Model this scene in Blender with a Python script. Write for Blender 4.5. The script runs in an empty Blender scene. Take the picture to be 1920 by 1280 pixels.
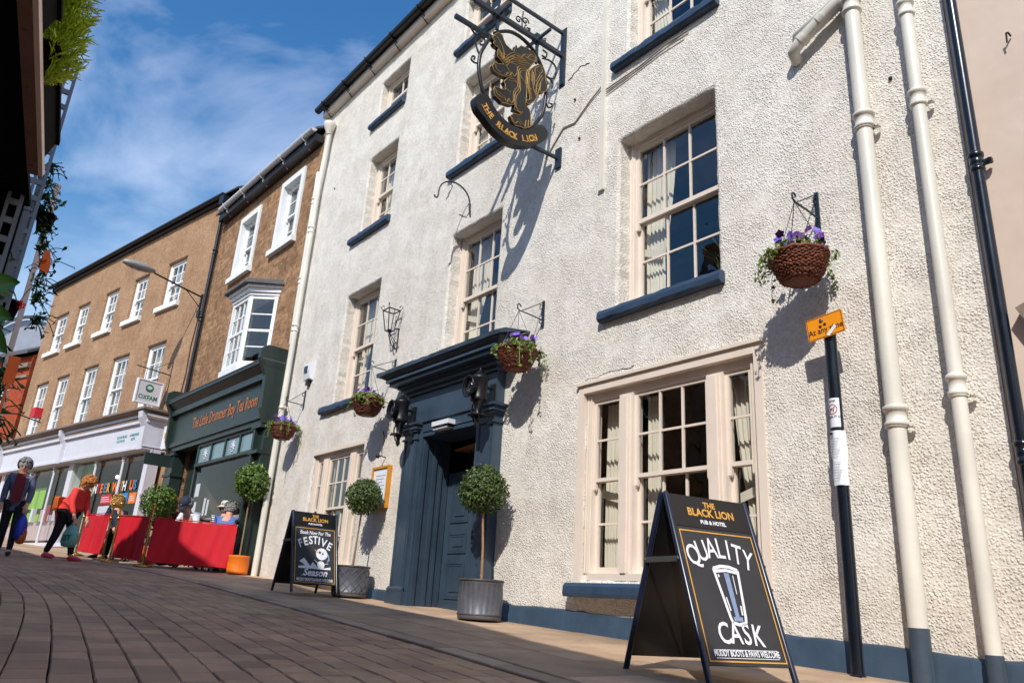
import bpy, bmesh, math, random
from mathutils import Vector, Matrix
random.seed(7)
PI=math.pi; sin=math.sin; cos=math.cos; R=math.radians
SC=bpy.context.scene; COL=SC.collection
# ------------------------------------------------------------------ camera
cam_d=bpy.data.cameras.new('camera'); cam=bpy.data.objects.new('camera',cam_d); COL.objects.link(cam); SC.camera=cam
cam_d.sensor_width=36; cam_d.lens=26.907; cam_d.clip_end=2000; cam_d.clip_start=.05
rx=Vector((0.62931677,0.77493127,0.05866802)); dn=Vector((-0.22024324,0.2502352,-0.94280181)); fw=Vector((-0.74528741,0.58039975,0.32815058))
M=Matrix((( rx.x,-dn.x,-fw.x,0),(rx.y,-dn.y,-fw.y,-5.1),(rx.z,-dn.z,-fw.z,0),(0,0,0,1)))
cam.matrix_world=M
# ------------------------------------------------------------------ sky, sun, exposure
SUN=Vector((.73,-1,1.1)).normalized()
W=bpy.data.worlds.new("World"); SC.world=W; W.use_nodes=True
nt=W.node_tree; bg=nt.nodes['Background']
sky=nt.nodes.new('ShaderNodeTexSky'); sky.sky_type='NISHITA'; sky.sun_disc=False
sky.sun_elevation=math.asin(SUN.z); sky.sun_rotation=math.atan2(SUN.x,SUN.y)
sky.air_density=1.6; sky.dust_density=.4; sky.ozone_density=3.0
# wispy cirrus: noise on the view direction
tc=nt.nodes.new('ShaderNodeTexCoord'); mp=nt.nodes.new('ShaderNodeMapping'); mp.inputs['Scale'].default_value=(1.2,2.2,3.6); mp.inputs['Rotation'].default_value=(R(18),R(25),R(20))
nz=nt.nodes.new('ShaderNodeTexNoise'); nz.inputs['Scale'].default_value=1.7; nz.inputs['Detail'].default_value=7; nz.inputs['Roughness'].default_value=.55; nz.inputs['Distortion'].default_value=.35
cr=nt.nodes.new('ShaderNodeValToRGB'); cr.color_ramp.elements[0].position=.46; cr.color_ramp.elements[1].position=.80
cr.color_ramp.elements[0].color=(0,0,0,1); cr.color_ramp.elements[1].color=(.60,.60,.60,1)
sp=nt.nodes.new('ShaderNodeSeparateXYZ'); mr=nt.nodes.new('ShaderNodeMapRange'); mr.inputs[1].default_value=.42; mr.inputs[2].default_value=.14; mr.inputs[3].default_value=0; mr.inputs[4].default_value=.62
ad=nt.nodes.new('ShaderNodeMath'); ad.operation='MULTIPLY_ADD'; ad.use_clamp=True
nz2=nt.nodes.new('ShaderNodeTexNoise'); nz2.inputs['Scale'].default_value=2.6; nz2.inputs['Detail'].default_value=4
mx=nt.nodes.new('ShaderNodeMixRGB'); mx.inputs[2].default_value=(7.0,7.6,9.2,1)
L=nt.links.new
L(tc.outputs['Generated'],mp.inputs['Vector']); L(mp.outputs[0],nz.inputs['Vector']); L(nz.outputs[0],cr.inputs[0])
L(tc.outputs['Generated'],sp.inputs[0]); L(sp.outputs[2],mr.inputs[0]); L(mp.outputs[0],nz2.inputs['Vector'])
L(mr.outputs[0],ad.inputs[0]); L(nz2.outputs[0],ad.inputs[1]); L(cr.outputs[0],ad.inputs[2])
hs=nt.nodes.new('ShaderNodeHueSaturation'); hs.inputs['Hue'].default_value=.508; hs.inputs['Saturation'].default_value=1.38; hs.inputs['Value'].default_value=.92
L(sky.outputs[0],hs.inputs['Color']); L(hs.outputs[0],mx.inputs[1]); L(ad.outputs[0],mx.inputs[0]); L(mx.outputs[0],bg.inputs['Color'])
bg.inputs['Strength'].default_value=.15
sd=bpy.data.lights.new('sun','SUN'); sd.energy=4.0; sd.angle=R(.5); sd.color=(1,.95,.87)
so=bpy.data.objects.new('sun',sd); COL.objects.link(so); so.rotation_euler=SUN.to_track_quat('Z','Y').to_euler(); so.location=(5,-20,20)
SC.view_settings.view_transform='Standard'; SC.view_settings.look='None'; SC.view_settings.gamma=1; SC.view_settings.exposure=.12
SC.cycles.max_bounces=6; SC.cycles.diffuse_bounces=3; SC.cycles.glossy_bounces=3; SC.cycles.transparent_max_bounces=8
# ------------------------------------------------------------------ helpers
def s(r,g,b):
    f=lambda c:(c/255/12.92 if c<=10 else ((c/255+.055)/1.055)**2.4)
    return (f(r),f(g),f(b))
MATS={}
def mat(name,col,rough=.6,var=.12,vs=6,bump=None,metal=0,rnd=0,col2=None,spec=.5,coat=0,sub=0,trans=0):
    m=bpy.data.materials.new(name); m.use_nodes=True; n=m.node_tree; b=n.nodes['Principled BSDF']; l=n.links.new
    b.inputs['Roughness'].default_value=rough; b.inputs['Metallic'].default_value=metal; b.inputs['Specular IOR Level'].default_value=spec
    if coat: b.inputs['Coat Weight'].default_value=coat; b.inputs['Coat Roughness'].default_value=.15
    t=n.nodes.new('ShaderNodeTexCoord'); nz=n.nodes.new('ShaderNodeTexNoise'); nz.inputs['Scale'].default_value=vs; nz.inputs['Detail'].default_value=6; nz.inputs['Roughness'].default_value=.65
    l(t.outputs['Object'],nz.inputs['Vector'])
    r=n.nodes.new('ShaderNodeValToRGB'); e=r.color_ramp.elements; e[0].position=.3; e[1].position=.72
    c2=col2 or tuple(min(1,c*(1+var)) for c in col); c1=tuple(c*(1-var) for c in col)
    e[0].color=(*c1,1); e[1].color=(*c2,1); l(nz.outputs[0],r.inputs[0]); out=r.outputs[0]
    if rnd:
        a=n.nodes.new('ShaderNodeAttribute'); a.attribute_name='rnd'; mr=n.nodes.new('ShaderNodeMapRange'); mr.inputs[3].default_value=1-rnd; mr.inputs[4].default_value=1+rnd
        v=n.nodes.new('ShaderNodeVectorMath'); v.operation='SCALE'; l(a.outputs['Fac'],mr.inputs[0]); l(out,v.inputs[0]); l(mr.outputs[0],v.inputs['Scale']); out=v.outputs[0]
    l(out,b.inputs['Base Color'])
    rr=n.nodes.new('ShaderNodeMapRange'); rr.inputs[3].default_value=max(.02,rough-.08); rr.inputs[4].default_value=min(1,rough+.1); l(nz.outputs[0],rr.inputs[0]); l(rr.outputs[0],b.inputs['Roughness'])
    if bump:
        z=n.nodes.new('ShaderNodeTexNoise'); z.inputs['Scale'].default_value=bump[0]; z.inputs['Detail'].default_value=5; l(t.outputs['Object'],z.inputs['Vector'])
        bp=n.nodes.new('ShaderNodeBump'); bp.inputs['Strength'].default_value=.8; bp.inputs['Distance'].default_value=bump[1]; l(z.outputs[0],bp.inputs['Height']); l(bp.outputs[0],b.inputs['Normal'])
    if trans:
        b.inputs['Transmission Weight'].default_value=trans
    MATS[name]=m; return m
def roughcast(name,c_lo,c_hi,scale,dist,spots=0,spotcol=(.2,.1,.06),macro=.006,course=None,weather=0):
    m=bpy.data.materials.new(name); m.use_nodes=True; n=m.node_tree; b=n.nodes['Principled BSDF']; l=n.links.new; N=n.nodes.new
    b.inputs['Roughness'].default_value=.85; b.inputs['Specular IOR Level'].default_value=.25
    t=N('ShaderNodeTexCoord')
    wob=N('ShaderNodeTexNoise'); wob.inputs['Scale'].default_value=scale*.5; wob.inputs['Detail'].default_value=3; l(t.outputs['Object'],wob.inputs['Vector'])
    vm=N('ShaderNodeVectorMath'); vm.operation='MULTIPLY_ADD'; vm.inputs[1].default_value=(.018,)*3; l(wob.outputs['Color'],vm.inputs[0]); l(t.outputs['Object'],vm.inputs[2])
    v=N('ShaderNodeTexVoronoi'); v.feature='F1'; v.inputs['Scale'].default_value=scale; l(vm.outputs[0],v.inputs['Vector'])
    f=N('ShaderNodeTexNoise'); f.inputs['Scale'].default_value=scale*1.15; f.inputs['Detail'].default_value=5; f.inputs['Roughness'].default_value=.6; l(t.outputs['Object'],f.inputs['Vector'])
    g=N('ShaderNodeTexNoise'); g.inputs['Scale'].default_value=1.3; g.inputs['Detail'].default_value=8; g.inputs['Roughness'].default_value=.62; l(t.outputs['Object'],g.inputs['Vector'])
    g2=N('ShaderNodeTexNoise'); g2.inputs['Scale'].default_value=3.2; g2.inputs['Detail'].default_value=2; l(t.outputs['Object'],g2.inputs['Vector'])
    pb=N('ShaderNodeMapRange'); pb.interpolation_type='SMOOTHSTEP'; pb.inputs[1].default_value=.62; pb.inputs[2].default_value=.12; pb.inputs[3].default_value=0; pb.inputs[4].default_value=.5; l(v.outputs['Distance'],pb.inputs[0])
    a1=N('ShaderNodeMath'); a1.operation='MULTIPLY_ADD'; a1.inputs[1].default_value=.75; l(f.outputs[0],a1.inputs[0]); l(pb.outputs[0],a1.inputs[2])
    # patches worn smoother than the rest
    ms=N('ShaderNodeMapRange'); ms.inputs[1].default_value=.35; ms.inputs[2].default_value=.6; ms.inputs[3].default_value=.42; ms.inputs[4].default_value=1; l(g2.outputs[0],ms.inputs[0])
    bs=N('ShaderNodeMath'); bs.operation='MULTIPLY'; l(a1.outputs[0],bs.inputs[0]); l(ms.outputs[0],bs.inputs[1])
    bp=N('ShaderNodeBump'); bp.inputs['Distance'].default_value=dist; bp.inputs['Strength'].default_value=1; l(bs.outputs[0],bp.inputs['Height'])
    bq=N('ShaderNodeBump'); bq.inputs['Distance'].default_value=macro; bq.inputs['Strength'].default_value=.6; l(g2.outputs[0],bq.inputs['Height']); l(bq.outputs[0],bp.inputs['Normal'])
    l(bp.outputs[0],b.inputs['Normal'])
    r=N('ShaderNodeValToRGB'); e=r.color_ramp.elements; e[0].position=.32; e[1].position=.68; e[0].color=(*c_lo,1); e[1].color=(*c_hi,1); l(g.outputs[0],r.inputs[0])
    out=r.outputs[0]
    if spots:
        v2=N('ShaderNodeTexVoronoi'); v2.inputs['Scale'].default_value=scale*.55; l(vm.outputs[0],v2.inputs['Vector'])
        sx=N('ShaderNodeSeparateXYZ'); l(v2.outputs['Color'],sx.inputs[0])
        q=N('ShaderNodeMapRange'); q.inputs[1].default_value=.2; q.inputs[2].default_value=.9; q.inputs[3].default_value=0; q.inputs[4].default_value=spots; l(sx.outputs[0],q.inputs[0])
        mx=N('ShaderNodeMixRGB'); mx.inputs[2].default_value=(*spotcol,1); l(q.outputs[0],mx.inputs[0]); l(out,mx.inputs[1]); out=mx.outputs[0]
    if course:
        sx2=N('ShaderNodeSeparateXYZ'); l(vm.outputs[0],sx2.inputs[0]); ad2=N('ShaderNodeMath'); l(sx2.outputs[0],ad2.inputs[0]); l(sx2.outputs[1],ad2.inputs[1])
        cb=N('ShaderNodeCombineXYZ'); l(ad2.outputs[0],cb.inputs[0]); l(sx2.outputs[2],cb.inputs[1])
        w2=N('ShaderNodeTexNoise'); w2.inputs['Scale'].default_value=7; l(t.outputs['Object'],w2.inputs['Vector']); v3=N('ShaderNodeVectorMath'); v3.operation='MULTIPLY_ADD'; v3.inputs[1].default_value=(course[2],)*3; l(w2.outputs['Color'],v3.inputs[0]); l(cb.outputs[0],v3.inputs[2])
        bk=N('ShaderNodeTexBrick'); bk.inputs['Scale'].default_value=1; bk.inputs['Brick Width'].default_value=course[0]; bk.inputs['Row Height'].default_value=course[1]; bk.inputs['Mortar Size'].default_value=course[1]*.09; bk.inputs['Mortar Smooth'].default_value=.4; bk.inputs['Color1'].default_value=(.78,.76,.74,1); bk.inputs['Color2'].default_value=(1.12,1.1,1.06,1); bk.inputs['Mortar'].default_value=(1.05,1.0,.95,1)
        l(v3.outputs[0],bk.inputs['Vector']); mm=N('ShaderNodeMixRGB'); mm.blend_type='MULTIPLY'; mm.inputs[0].default_value=course[3]; l(out,mm.inputs[1]); l(bk.outputs['Color'],mm.inputs[2]); out=mm.outputs[0]
        bb=N('ShaderNodeBump'); bb.inputs['Distance'].default_value=-course[4]; bb.inputs['Strength'].default_value=1; l(bk.outputs['Fac'],bb.inputs['Height']); l(bb.outputs[0],bq.inputs['Normal'])
    if weather:
        # runs of dirt below, stretched down the wall, and splash grime close to the pavement
        mpn=N('ShaderNodeMapping'); mpn.inputs['Scale'].default_value=(5,5,.45); l(t.outputs['Object'],mpn.inputs['Vector']); st=N('ShaderNodeTexNoise'); st.inputs['Scale'].default_value=1; st.inputs['Detail'].default_value=5; l(mpn.outputs[0],st.inputs['Vector'])
        s1=N('ShaderNodeMapRange'); s1.inputs[1].default_value=.53; s1.inputs[2].default_value=.78; s1.inputs[3].default_value=0; s1.inputs[4].default_value=weather; l(st.outputs[0],s1.inputs[0])
        sp3=N('ShaderNodeSeparateXYZ'); l(t.outputs['Object'],sp3.inputs[0]); s2=N('ShaderNodeMapRange'); s2.inputs[1].default_value=.75; s2.inputs[2].default_value=.1; s2.inputs[3].default_value=0; s2.inputs[4].default_value=.2; l(sp3.outputs[2],s2.inputs[0])
        s3=N('ShaderNodeMath'); s3.operation='MULTIPLY'; l(s2.outputs[0],s3.inputs[0]); l(g.outputs[0],s3.inputs[1]); s4=N('ShaderNodeMath'); s4.operation='ADD'; s4.use_clamp=True; l(s1.outputs[0],s4.inputs[0]); l(s3.outputs[0],s4.inputs[1])
        m3=N('ShaderNodeMixRGB'); m3.inputs[2].default_value=(*s(168,146,124),1); l(s4.outputs[0],m3.inputs[0]); l(out,m3.inputs[1]); out=m3.outputs[0]
    l(out,b.inputs['Base Color']); MATS[name]=m; return m
def glass(name,tint=(.88,.9,.9),refl=1.0,rough=.01,ior=1.85):
    m=bpy.data.materials.new(name); m.use_nodes=True; m.use_transparent_shadow=True; n=m.node_tree; l=n.links.new; N=n.nodes.new
    for x in list(n.nodes): n.nodes.remove(x)
    o=N('ShaderNodeOutputMaterial'); tr=N('ShaderNodeBsdfTransparent'); tr.inputs[0].default_value=(*tint,1)
    gl=N('ShaderNodeBsdfGlossy'); gl.inputs['Roughness'].default_value=rough; gl.inputs['Color'].default_value=(refl,)*3+(1,)
    fr=N('ShaderNodeFresnel'); ge=N('ShaderNodeNewGeometry'); im=N('ShaderNodeMapRange'); im.inputs[3].default_value=ior; im.inputs[4].default_value=1/ior; l(ge.outputs['Backfacing'],im.inputs[0]); l(im.outputs[0],fr.inputs['IOR'])
    t=N('ShaderNodeTexCoord'); z=N('ShaderNodeTexNoise'); z.inputs['Scale'].default_value=3.5; z.inputs['Detail'].default_value=1; l(t.outputs['Object'],z.inputs['Vector'])
    bp=N('ShaderNodeBump'); bp.inputs['Distance'].default_value=.004; l(z.outputs[0],bp.inputs['Height']); l(bp.outputs[0],gl.inputs['Normal'])
    mx=N('ShaderNodeMixShader'); l(fr.outputs[0],mx.inputs[0]); l(tr.outputs[0],mx.inputs[1]); l(gl.outputs[0],mx.inputs[2]); l(mx.outputs[0],o.inputs[0])
    MATS[name]=m; return m
def emit(name,col,st):
    m=bpy.data.materials.new(name); m.use_nodes=True; b=m.node_tree.nodes['Principled BSDF']; b.inputs['Emission Color'].default_value=(*col,1); b.inputs['Emission Strength'].default_value=st; b.inputs['Base Color'].default_value=(*col,1); MATS[name]=m; return m

ORG={}
class MB:
    def __init__(S): S.v=[];S.f=[];S.m=[];S.sm=[];S.r=[]
    def face(S,pts,mi=0,sm=False,r=None):
        i=len(S.v); S.v+= [tuple(p) for p in pts]; S.f.append(tuple(range(i,i+len(pts)))); S.m.append(mi); S.sm.append(sm); S.r.append(random.random() if r is None else r)
    def raw(S,vs,fs,mi=0,sm=False,r=None):
        i=len(S.v); S.v+=[tuple(p) for p in vs]; rr=random.random() if r is None else r
        for f in fs: S.f.append(tuple(i+k for k in f)); S.m.append(mi); S.sm.append(sm); S.r.append(rr)
    def hexa(S,p,mi=0,r=None): # 8 pts: bottom 4 ccw, top 4
        S.raw(p,[(3,2,1,0),(4,5,6,7),(0,1,5,4),(1,2,6,5),(2,3,7,6),(3,0,4,7)],mi,False,r)
    def box(S,x0,x1,y0,y1,z0,z1,mi=0,r=None):
        S.hexa([(x0,y0,z0),(x1,y0,z0),(x1,y1,z0),(x0,y1,z0),(x0,y0,z1),(x1,y0,z1),(x1,y1,z1),(x0,y1,z1)],mi,r)
    def beam(S,p,q,w,h=None,mi=0,up=(0,0,1),r=None):
        h=h or w; p=Vector(p); q=Vector(q); d=(q-p).normalized(); u=Vector(up)
        if abs(d.dot(u))>.98: u=Vector((0,1,0))
        a=d.cross(u).normalized()*w/2; b=a.cross(d).normalized()*h/2
        S.hexa([p-a-b,q-a-b,q+a-b,p+a-b,p-a+b,q-a+b,q+a+b,p+a+b],mi,r)
    def tube(S,pts,rad,n=8,mi=0,cap=True,flat=1.0):
        pts=[Vector(p) for p in pts]; N=len(pts); rad=rad if isinstance(rad,(list,tuple)) else [rad]*N
        vs=[];fs=[];pu=None
        for i,p in enumerate(pts):
            d=(pts[min(i+1,N-1)]-pts[max(i-1,0)]).normalized()
            if pu is None:
                u=Vector((0,0,1)) if abs(d.z)<.9 else Vector((1,0,0)); pu=(u-d*u.dot(d)).normalized()
            else: pu=(pu-d*pu.dot(d)).normalized()
            w=d.cross(pu)
            for k in range(n): a=2*PI*k/n; vs.append(p+(pu*cos(a)+w*sin(a)*flat)*rad[i])
        for i in range(N-1):
            for k in range(n): a=i*n+k;b=i*n+(k+1)%n; fs.append((a,b,b+n,a+n))
        rr=random.random(); S.raw(vs,fs,mi,True,rr)
        if cap: S.raw(vs[:n],[tuple(range(n))[::-1]],mi,False,rr); S.raw(vs[-n:],[tuple(range(n))],mi,False,rr)
    def lathe(S,prof,c=(0,0,0),n=20,mi=0,ax='z',sx=1,sy=1,sm=True,rot=None):
        vs=[];fs=[];N=len(prof)
        for (r,z) in prof:
            for k in range(n):
                a=2*PI*k/n; p=Vector((r*cos(a)*sx,r*sin(a)*sy,z))
                if ax=='y': p=Vector((p.x,p.z,p.y))
                if ax=='x': p=Vector((p.z,p.x,p.y))
                if rot is not None: p=rot@p
                vs.append(p+Vector(c))
        for i in range(N-1):
            for k in range(n): a=i*n+k;b=i*n+(k+1)%n; fs.append((a,b,b+n,a+n))
        rr=random.random(); S.raw(vs,fs,mi,sm,rr); S.raw(vs[:n],[tuple(range(n))[::-1]],mi,False,rr); S.raw(vs[-n:],[tuple(range(n))],mi,False,rr)
    def ball(S,c,r,mi=0,n=12,m=8,sx=1,sy=1,sz=1):
        S.lathe([(max(1e-4,r*sin(PI*i/m)),-r*cos(PI*i/m)*sz) for i in range(m+1)],c,n,mi,'z',sx,sy)
    def prism(S,poly,fn,t0,t1,mi=0,side=None): # poly 2d; fn(a,b,t)->xyz
        N=len(poly); vs=[fn(a,b,t0) for a,b in poly]+[fn(a,b,t1) for a,b in poly]
        S.raw(vs,[tuple(range(N)),tuple(range(N,2*N))[::-1]],mi)
        S.raw(vs,[(i,(i+1)%N,(i+1)%N+N,i+N) for i in range(N)],mi if side is None else side)
    def build(S,name,mats,parent=None,loc=None,rotz=0):
        me=bpy.data.meshes.new(name)
        o0=Vector((0,0,0))
        if loc is not None: o0=Vector(loc)
        elif parent is not None: o0=ORG.get(parent.name,Vector((0,0,0)))
        me.from_pydata([tuple(Vector(v)-o0) for v in S.v],[],S.f); me.update()
        for m in (mats if isinstance(mats,(list,tuple)) else [mats]): me.materials.append(MATS[m] if isinstance(m,str) else m)
        me.polygons.foreach_set('material_index',S.m); me.polygons.foreach_set('use_smooth',S.sm)
        at=me.attributes.new('rnd','FLOAT','FACE'); at.data.foreach_set('value',S.r)
        o=bpy.data.objects.new(name,me); COL.objects.link(o)
        if parent is not None: o.parent=parent; ORG[o.name]=o0
        elif loc is not None: o.location=loc; o.rotation_euler.z=rotz; ORG[o.name]=o0
        return o
def fixn(o):
    b=bmesh.new(); b.from_mesh(o.data); bmesh.ops.recalc_face_normals(b,faces=b.faces); b.to_mesh(o.data); b.free(); return o
def tag(o,label=None,cat=None,group=None,kind=None):
    if label: o['label']=label
    if cat: o['category']=cat
    if group: o['group']=group
    if kind: o['kind']=kind
    return o
def thing(name,label,cat,loc=(0,0,0),rotz=0,group=None,local=False):
    o=bpy.data.objects.new(name,None); COL.objects.link(o); o.empty_display_size=.2; o.location=loc; o.rotation_euler.z=rotz
    ORG[o.name]=Vector((0,0,0)) if local else Vector(loc)
    return tag(o,label,cat,group)
def dup(root,loc,rotz=0,label=None):
    r=root.copy(); COL.objects.link(r); r.location=loc; r.rotation_euler.z=rotz
    if label: r['label']=label
    def rec(a,b):
        for ch in list(a.children):
            c=ch.copy(); COL.objects.link(c); c.parent=b; rec(ch,c)
    for ch in list(root.children):
        c=ch.copy(); COL.objects.link(c); c.parent=r
        for g in list(ch.children):
            d=g.copy(); COL.objects.link(d); d.parent=c
    return r
def evalmesh(o):
    dg=bpy.context.evaluated_depsgraph_get(); dg.update(); return bpy.data.meshes.new_from_object(o.evaluated_get(dg),depsgraph=dg)
def text_geo(txt,size,bold=0,align='CENTER',space=1.0):
    c=bpy.data.curves.new('t','FONT'); c.body=txt; c.size=size; c.align_x=align; c.offset=bold; c.resolution_u=3; c.space_character=space
    o=bpy.data.objects.new('t',c); COL.objects.link(o); me=evalmesh(o); bpy.data.objects.remove(o); bpy.data.curves.remove(c)
    vs=[v.co.copy() for v in me.vertices]; fs=[tuple(p.vertices) for p in me.polygons]; bpy.data.meshes.remove(me); return vs,fs
def add_text(mb,txt,size,fn,mi=0,bold=0,align='CENTER',sx=1,slant=0,space=1.0):
    vs,fs=text_geo(txt,size,bold,align,space); mb.raw([fn(v.x*sx+v.y*slant,v.y) for v in vs],fs,mi)
def skin(name,verts,edges,rad,m,parent=None,loc=None,sub=2,extra=None):
    me=bpy.data.meshes.new('k'); o0=Vector(loc) if loc is not None else (ORG.get(parent.name,Vector()) if parent else Vector())
    me.from_pydata([tuple(Vector(v)-o0) for v in verts],edges,[]); o=bpy.data.objects.new('k',me); COL.objects.link(o)
    sk=o.modifiers.new('s','SKIN'); sk.use_smooth_shade=True; o.modifiers.new('u','SUBSURF').levels=sub; o.modifiers['u'].render_levels=sub
    for i,sv in enumerate(me.skin_vertices[0].data):
        r=rad[i]; sv.radius=r if isinstance(r,tuple) else (r,r); sv.use_root=(i==0)
    me2=evalmesh(o); bpy.data.objects.remove(o)
    me2.materials.clear()
    for x in (m if isinstance(m,(list,tuple)) else [m]): me2.materials.append(MATS[x])
    for p in me2.polygons: p.use_smooth=True
    me2.name=name
    r=bpy.data.objects.new(name,me2); COL.objects.link(r)
    if parent: r.parent=parent; ORG[r.name]=o0
    return r
def mergeinto(o,mb,mats):
    # append an MB's geometry (same frame) to mesh object o
    b=bmesh.new(); b.from_mesh(o.data); k=len(o.data.materials)
    for m in mats: o.data.materials.append(MATS[m])
    o0=ORG.get(o.name,Vector())
    vs=[b.verts.new(Vector(v)-o0) for v in mb.v]
    for f,mi,sm in zip(mb.f,mb.m,mb.sm):
        try: fc=b.faces.new([vs[i] for i in f]); fc.material_index=k+mi; fc.smooth=sm
        except ValueError: pass
    b.to_mesh(o.data); b.free(); return o
def interp(x,xs,ys):
    if x<=xs[0]: return ys[0]+(x-xs[0])*(ys[1]-ys[0])/(xs[1]-xs[0])
    for i in range(len(xs)-1):
        if x<=xs[i+1]: return ys[i]+(ys[i+1]-ys[i])*(x-xs[i])/(xs[i+1]-xs[i])
    return ys[-1]
GX=[-60,-40,-20,-13.2,-8.7,-6.3,-2.3,2,10]; GZ=[2.6,1.7,.62,.255,-.03,-.14,-.30,-.46,-.70]
KX=[-40,-30,-18,-14,-10.2,-8.4,-5.44,-3.25,0,4,12]; KY=[-8.2,-5.4,-2.75,-1.85,-1.63,-1.72,-2.04,-2.44,-3.0,-3.5,-4.6]
def gz(x,y): return interp(x,GX,GZ)+.02*min(0,max(y,-3)) if y>-9 else interp(x,GX,GZ)-.06
def ky(x): return interp(x,KX,KY)

# ------------------------------------------------------------------ materials
roughcast('white_roughcast',s(226,219,208),s(242,238,230),56,.0138,.28,s(180,168,152),weather=.14)  # grey spots paint in the pit shading that the bump loses at distance
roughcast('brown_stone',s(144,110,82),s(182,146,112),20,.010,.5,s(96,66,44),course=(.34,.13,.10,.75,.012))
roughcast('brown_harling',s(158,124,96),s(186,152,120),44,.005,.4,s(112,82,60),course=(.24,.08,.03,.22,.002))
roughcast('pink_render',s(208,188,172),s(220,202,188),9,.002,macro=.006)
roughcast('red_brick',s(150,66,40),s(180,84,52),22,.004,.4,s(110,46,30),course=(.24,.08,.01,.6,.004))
roughcast('dull_render',s(120,104,92),s(150,134,120),20,.006)
mat('cream_paint',s(228,214,200),.42,.05,4,(40,.0008))
mat('white_paint',s(236,238,240),.42,.05,4,(40,.0008))
mat('pipe_white',s(222,218,206),.4,.14,1.3,(30,.0006))
mat('slate_blue',s(56,72,88),.38,.22,3.2,(25,.0012),rnd=.05)
mat('sill_blue',s(48,68,92),.45,.18,8,(30,.003))
mat('pipe_blue',s(62,76,90),.4,.15,8,(30,.001))
mat('iron_blue',s(30,44,58),.4,.2,12)
mat('iron_black',s(20,20,24),.38,.2,12,(60,.0008))
mat('gutter_black',s(22,24,32),.35,.2,8)
mat('gutter_grey',s(208,211,216),.45,.1,5)
mat('pipe_black',s(14,22,34),.22,.25,6,(20,.0006),spec=.6)
mat('slate_roof',s(86,84,88),.7,.3,8,(14,.01))
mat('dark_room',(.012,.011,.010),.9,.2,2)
mat('shop_room',(.10,.07,.05),.8,.6,1.5)
mat('curtain',s(232,224,206),.85,.08,5,(60,.001))
mat('net',s(176,170,158),.9,.1,3)
mat('gold',s(172,136,70),.45,.2,20,metal=.35)
mat('gold_paint',s(214,160,70),.5,.15,20)
mat('copper_letter',s(196,110,40),.45,.15,20)
mat('sign_black',s(24,25,28),.3,.2,6,spec=.6)
mat('board_grey',s(50,51,54),.55,.12,8)
mat('chalk_white',s(226,228,236),.8,.1,30)
mat('chalk_blue',s(130,150,184),.8,.15,20)
mat('tea_green',s(38,52,48),.38,.12,5,(30,.0008))
mat('barrier_red',s(200,12,34),.75,.08,4,(240,.0006))
mat('brass',s(190,146,70),.25,.15,10,metal=.9)
mat('shop_grey_white',s(212,212,222),.45,.06,5)
mat('shop_pink_wood',s(196,176,178),.5,.06,5)
mat('galv',s(104,106,114),.45,.25,7,(18,.002),metal=.35)
mat('galv_rim',s(84,78,72),.5,.25,9,(18,.002),metal=.3)
mat('orange_pot',s(232,118,24),.5,.08,5)
mat('stem_brown',s(150,118,84),.8,.25,30,(40,.002))
mat('soil',s(50,36,26),.95,.4,40,(40,.01))
mat('box_leaf',s(70,90,38),.5,0,1,rnd=.55); mat('bay_leaf',s(84,112,40),.42,0,1,rnd=.55)
mat('cypress_leaf',s(176,200,44),.6,0,1,rnd=.40); mat('dark_leaf',s(30,72,26),.4,.15,8,rnd=.45)
mat('ivy_leaf',s(110,128,60),.5,0,1,rnd=.6); mat('pansy',s(124,104,200),.6,0,1,rnd=.4); mat('pansy_dark',s(84,28,110),.6,0,1,rnd=.4); mat('red_leaf',s(150,70,50),.6,0,1,rnd=.4)
mat('wicker',s(112,60,38),.6,.35,30,(60,.003),rnd=.45)
mat('sign_orange',s(240,150,20),.4,.06,9)
mat('paper',s(228,232,240),.7,.03,4); mat('print_grey',s(150,154,164),.8,.1,9); mat('print_black',s(24,24,28),.7,.1,9); mat('red_ring',s(206,40,44),.6,.05,9)
mat('paver',s(164,132,106),.78,.30,1.7,(60,.003),rnd=.20); mat('joint',s(30,27,25),.95,.3,20,(60,.004))
mat('flag',s(180,152,124),.8,.26,3,(30,.005),rnd=.2); mat('kerbstone',s(164,142,122),.8,.2,6,(30,.004),rnd=.2)
mat('verge_ground',s(80,70,64),.9,.2,3)
mat('orange_tag',s(244,110,30),.6,.05,4)
mat('concrete',s(150,148,142),.8,.15,20,(40,.002)); mat('wood_board',s(128,96,84),.6,.2,12); mat('lip_board',s(232,214,206),.5,.12,8); mat('black_tray',s(14,14,16),.8,.2,5,spec=.1); mat('terracotta',s(178,84,56),.7,.15,9)
mat('skin_tone',s(214,160,136),.55,.06,12); mat('grey_hair',s(150,150,150),.8,.3,40,(90,.01)); mat('blonde_hair',s(206,160,92),.7,.35,40,(90,.01)); mat('ginger_hair',s(204,130,72),.7,.3,40,(90,.01))
mat('coat_red',s(222,60,56),.8,.1,9,(60,.002)); mat('jacket_grey',s(92,98,128),.8,.12,9,(60,.002)); mat('shirt_check',s(110,30,40),.8,.5,26); mat('trouser_dark',s(24,28,38),.85,.2,9,(60,.002)); mat('shoe_pink',s(232,80,110),.6,.1,9)
mat('bag_tan',s(178,92,36),.5,.15,9); mat('bag_blue',s(30,60,180),.5,.1,9); mat('bag_green',s(120,176,166),.5,.2,9); mat('cap_navy',s(40,46,66),.8,.1,9); mat('hat_cream',s(214,206,184),.8,.3,24); mat('shirt_white',s(226,228,238),.8,.06,9); mat('shirt_blue',s(88,118,176),.8,.1,9); mat('dark_blue_top',s(28,36,60),.8,.1,9)
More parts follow.
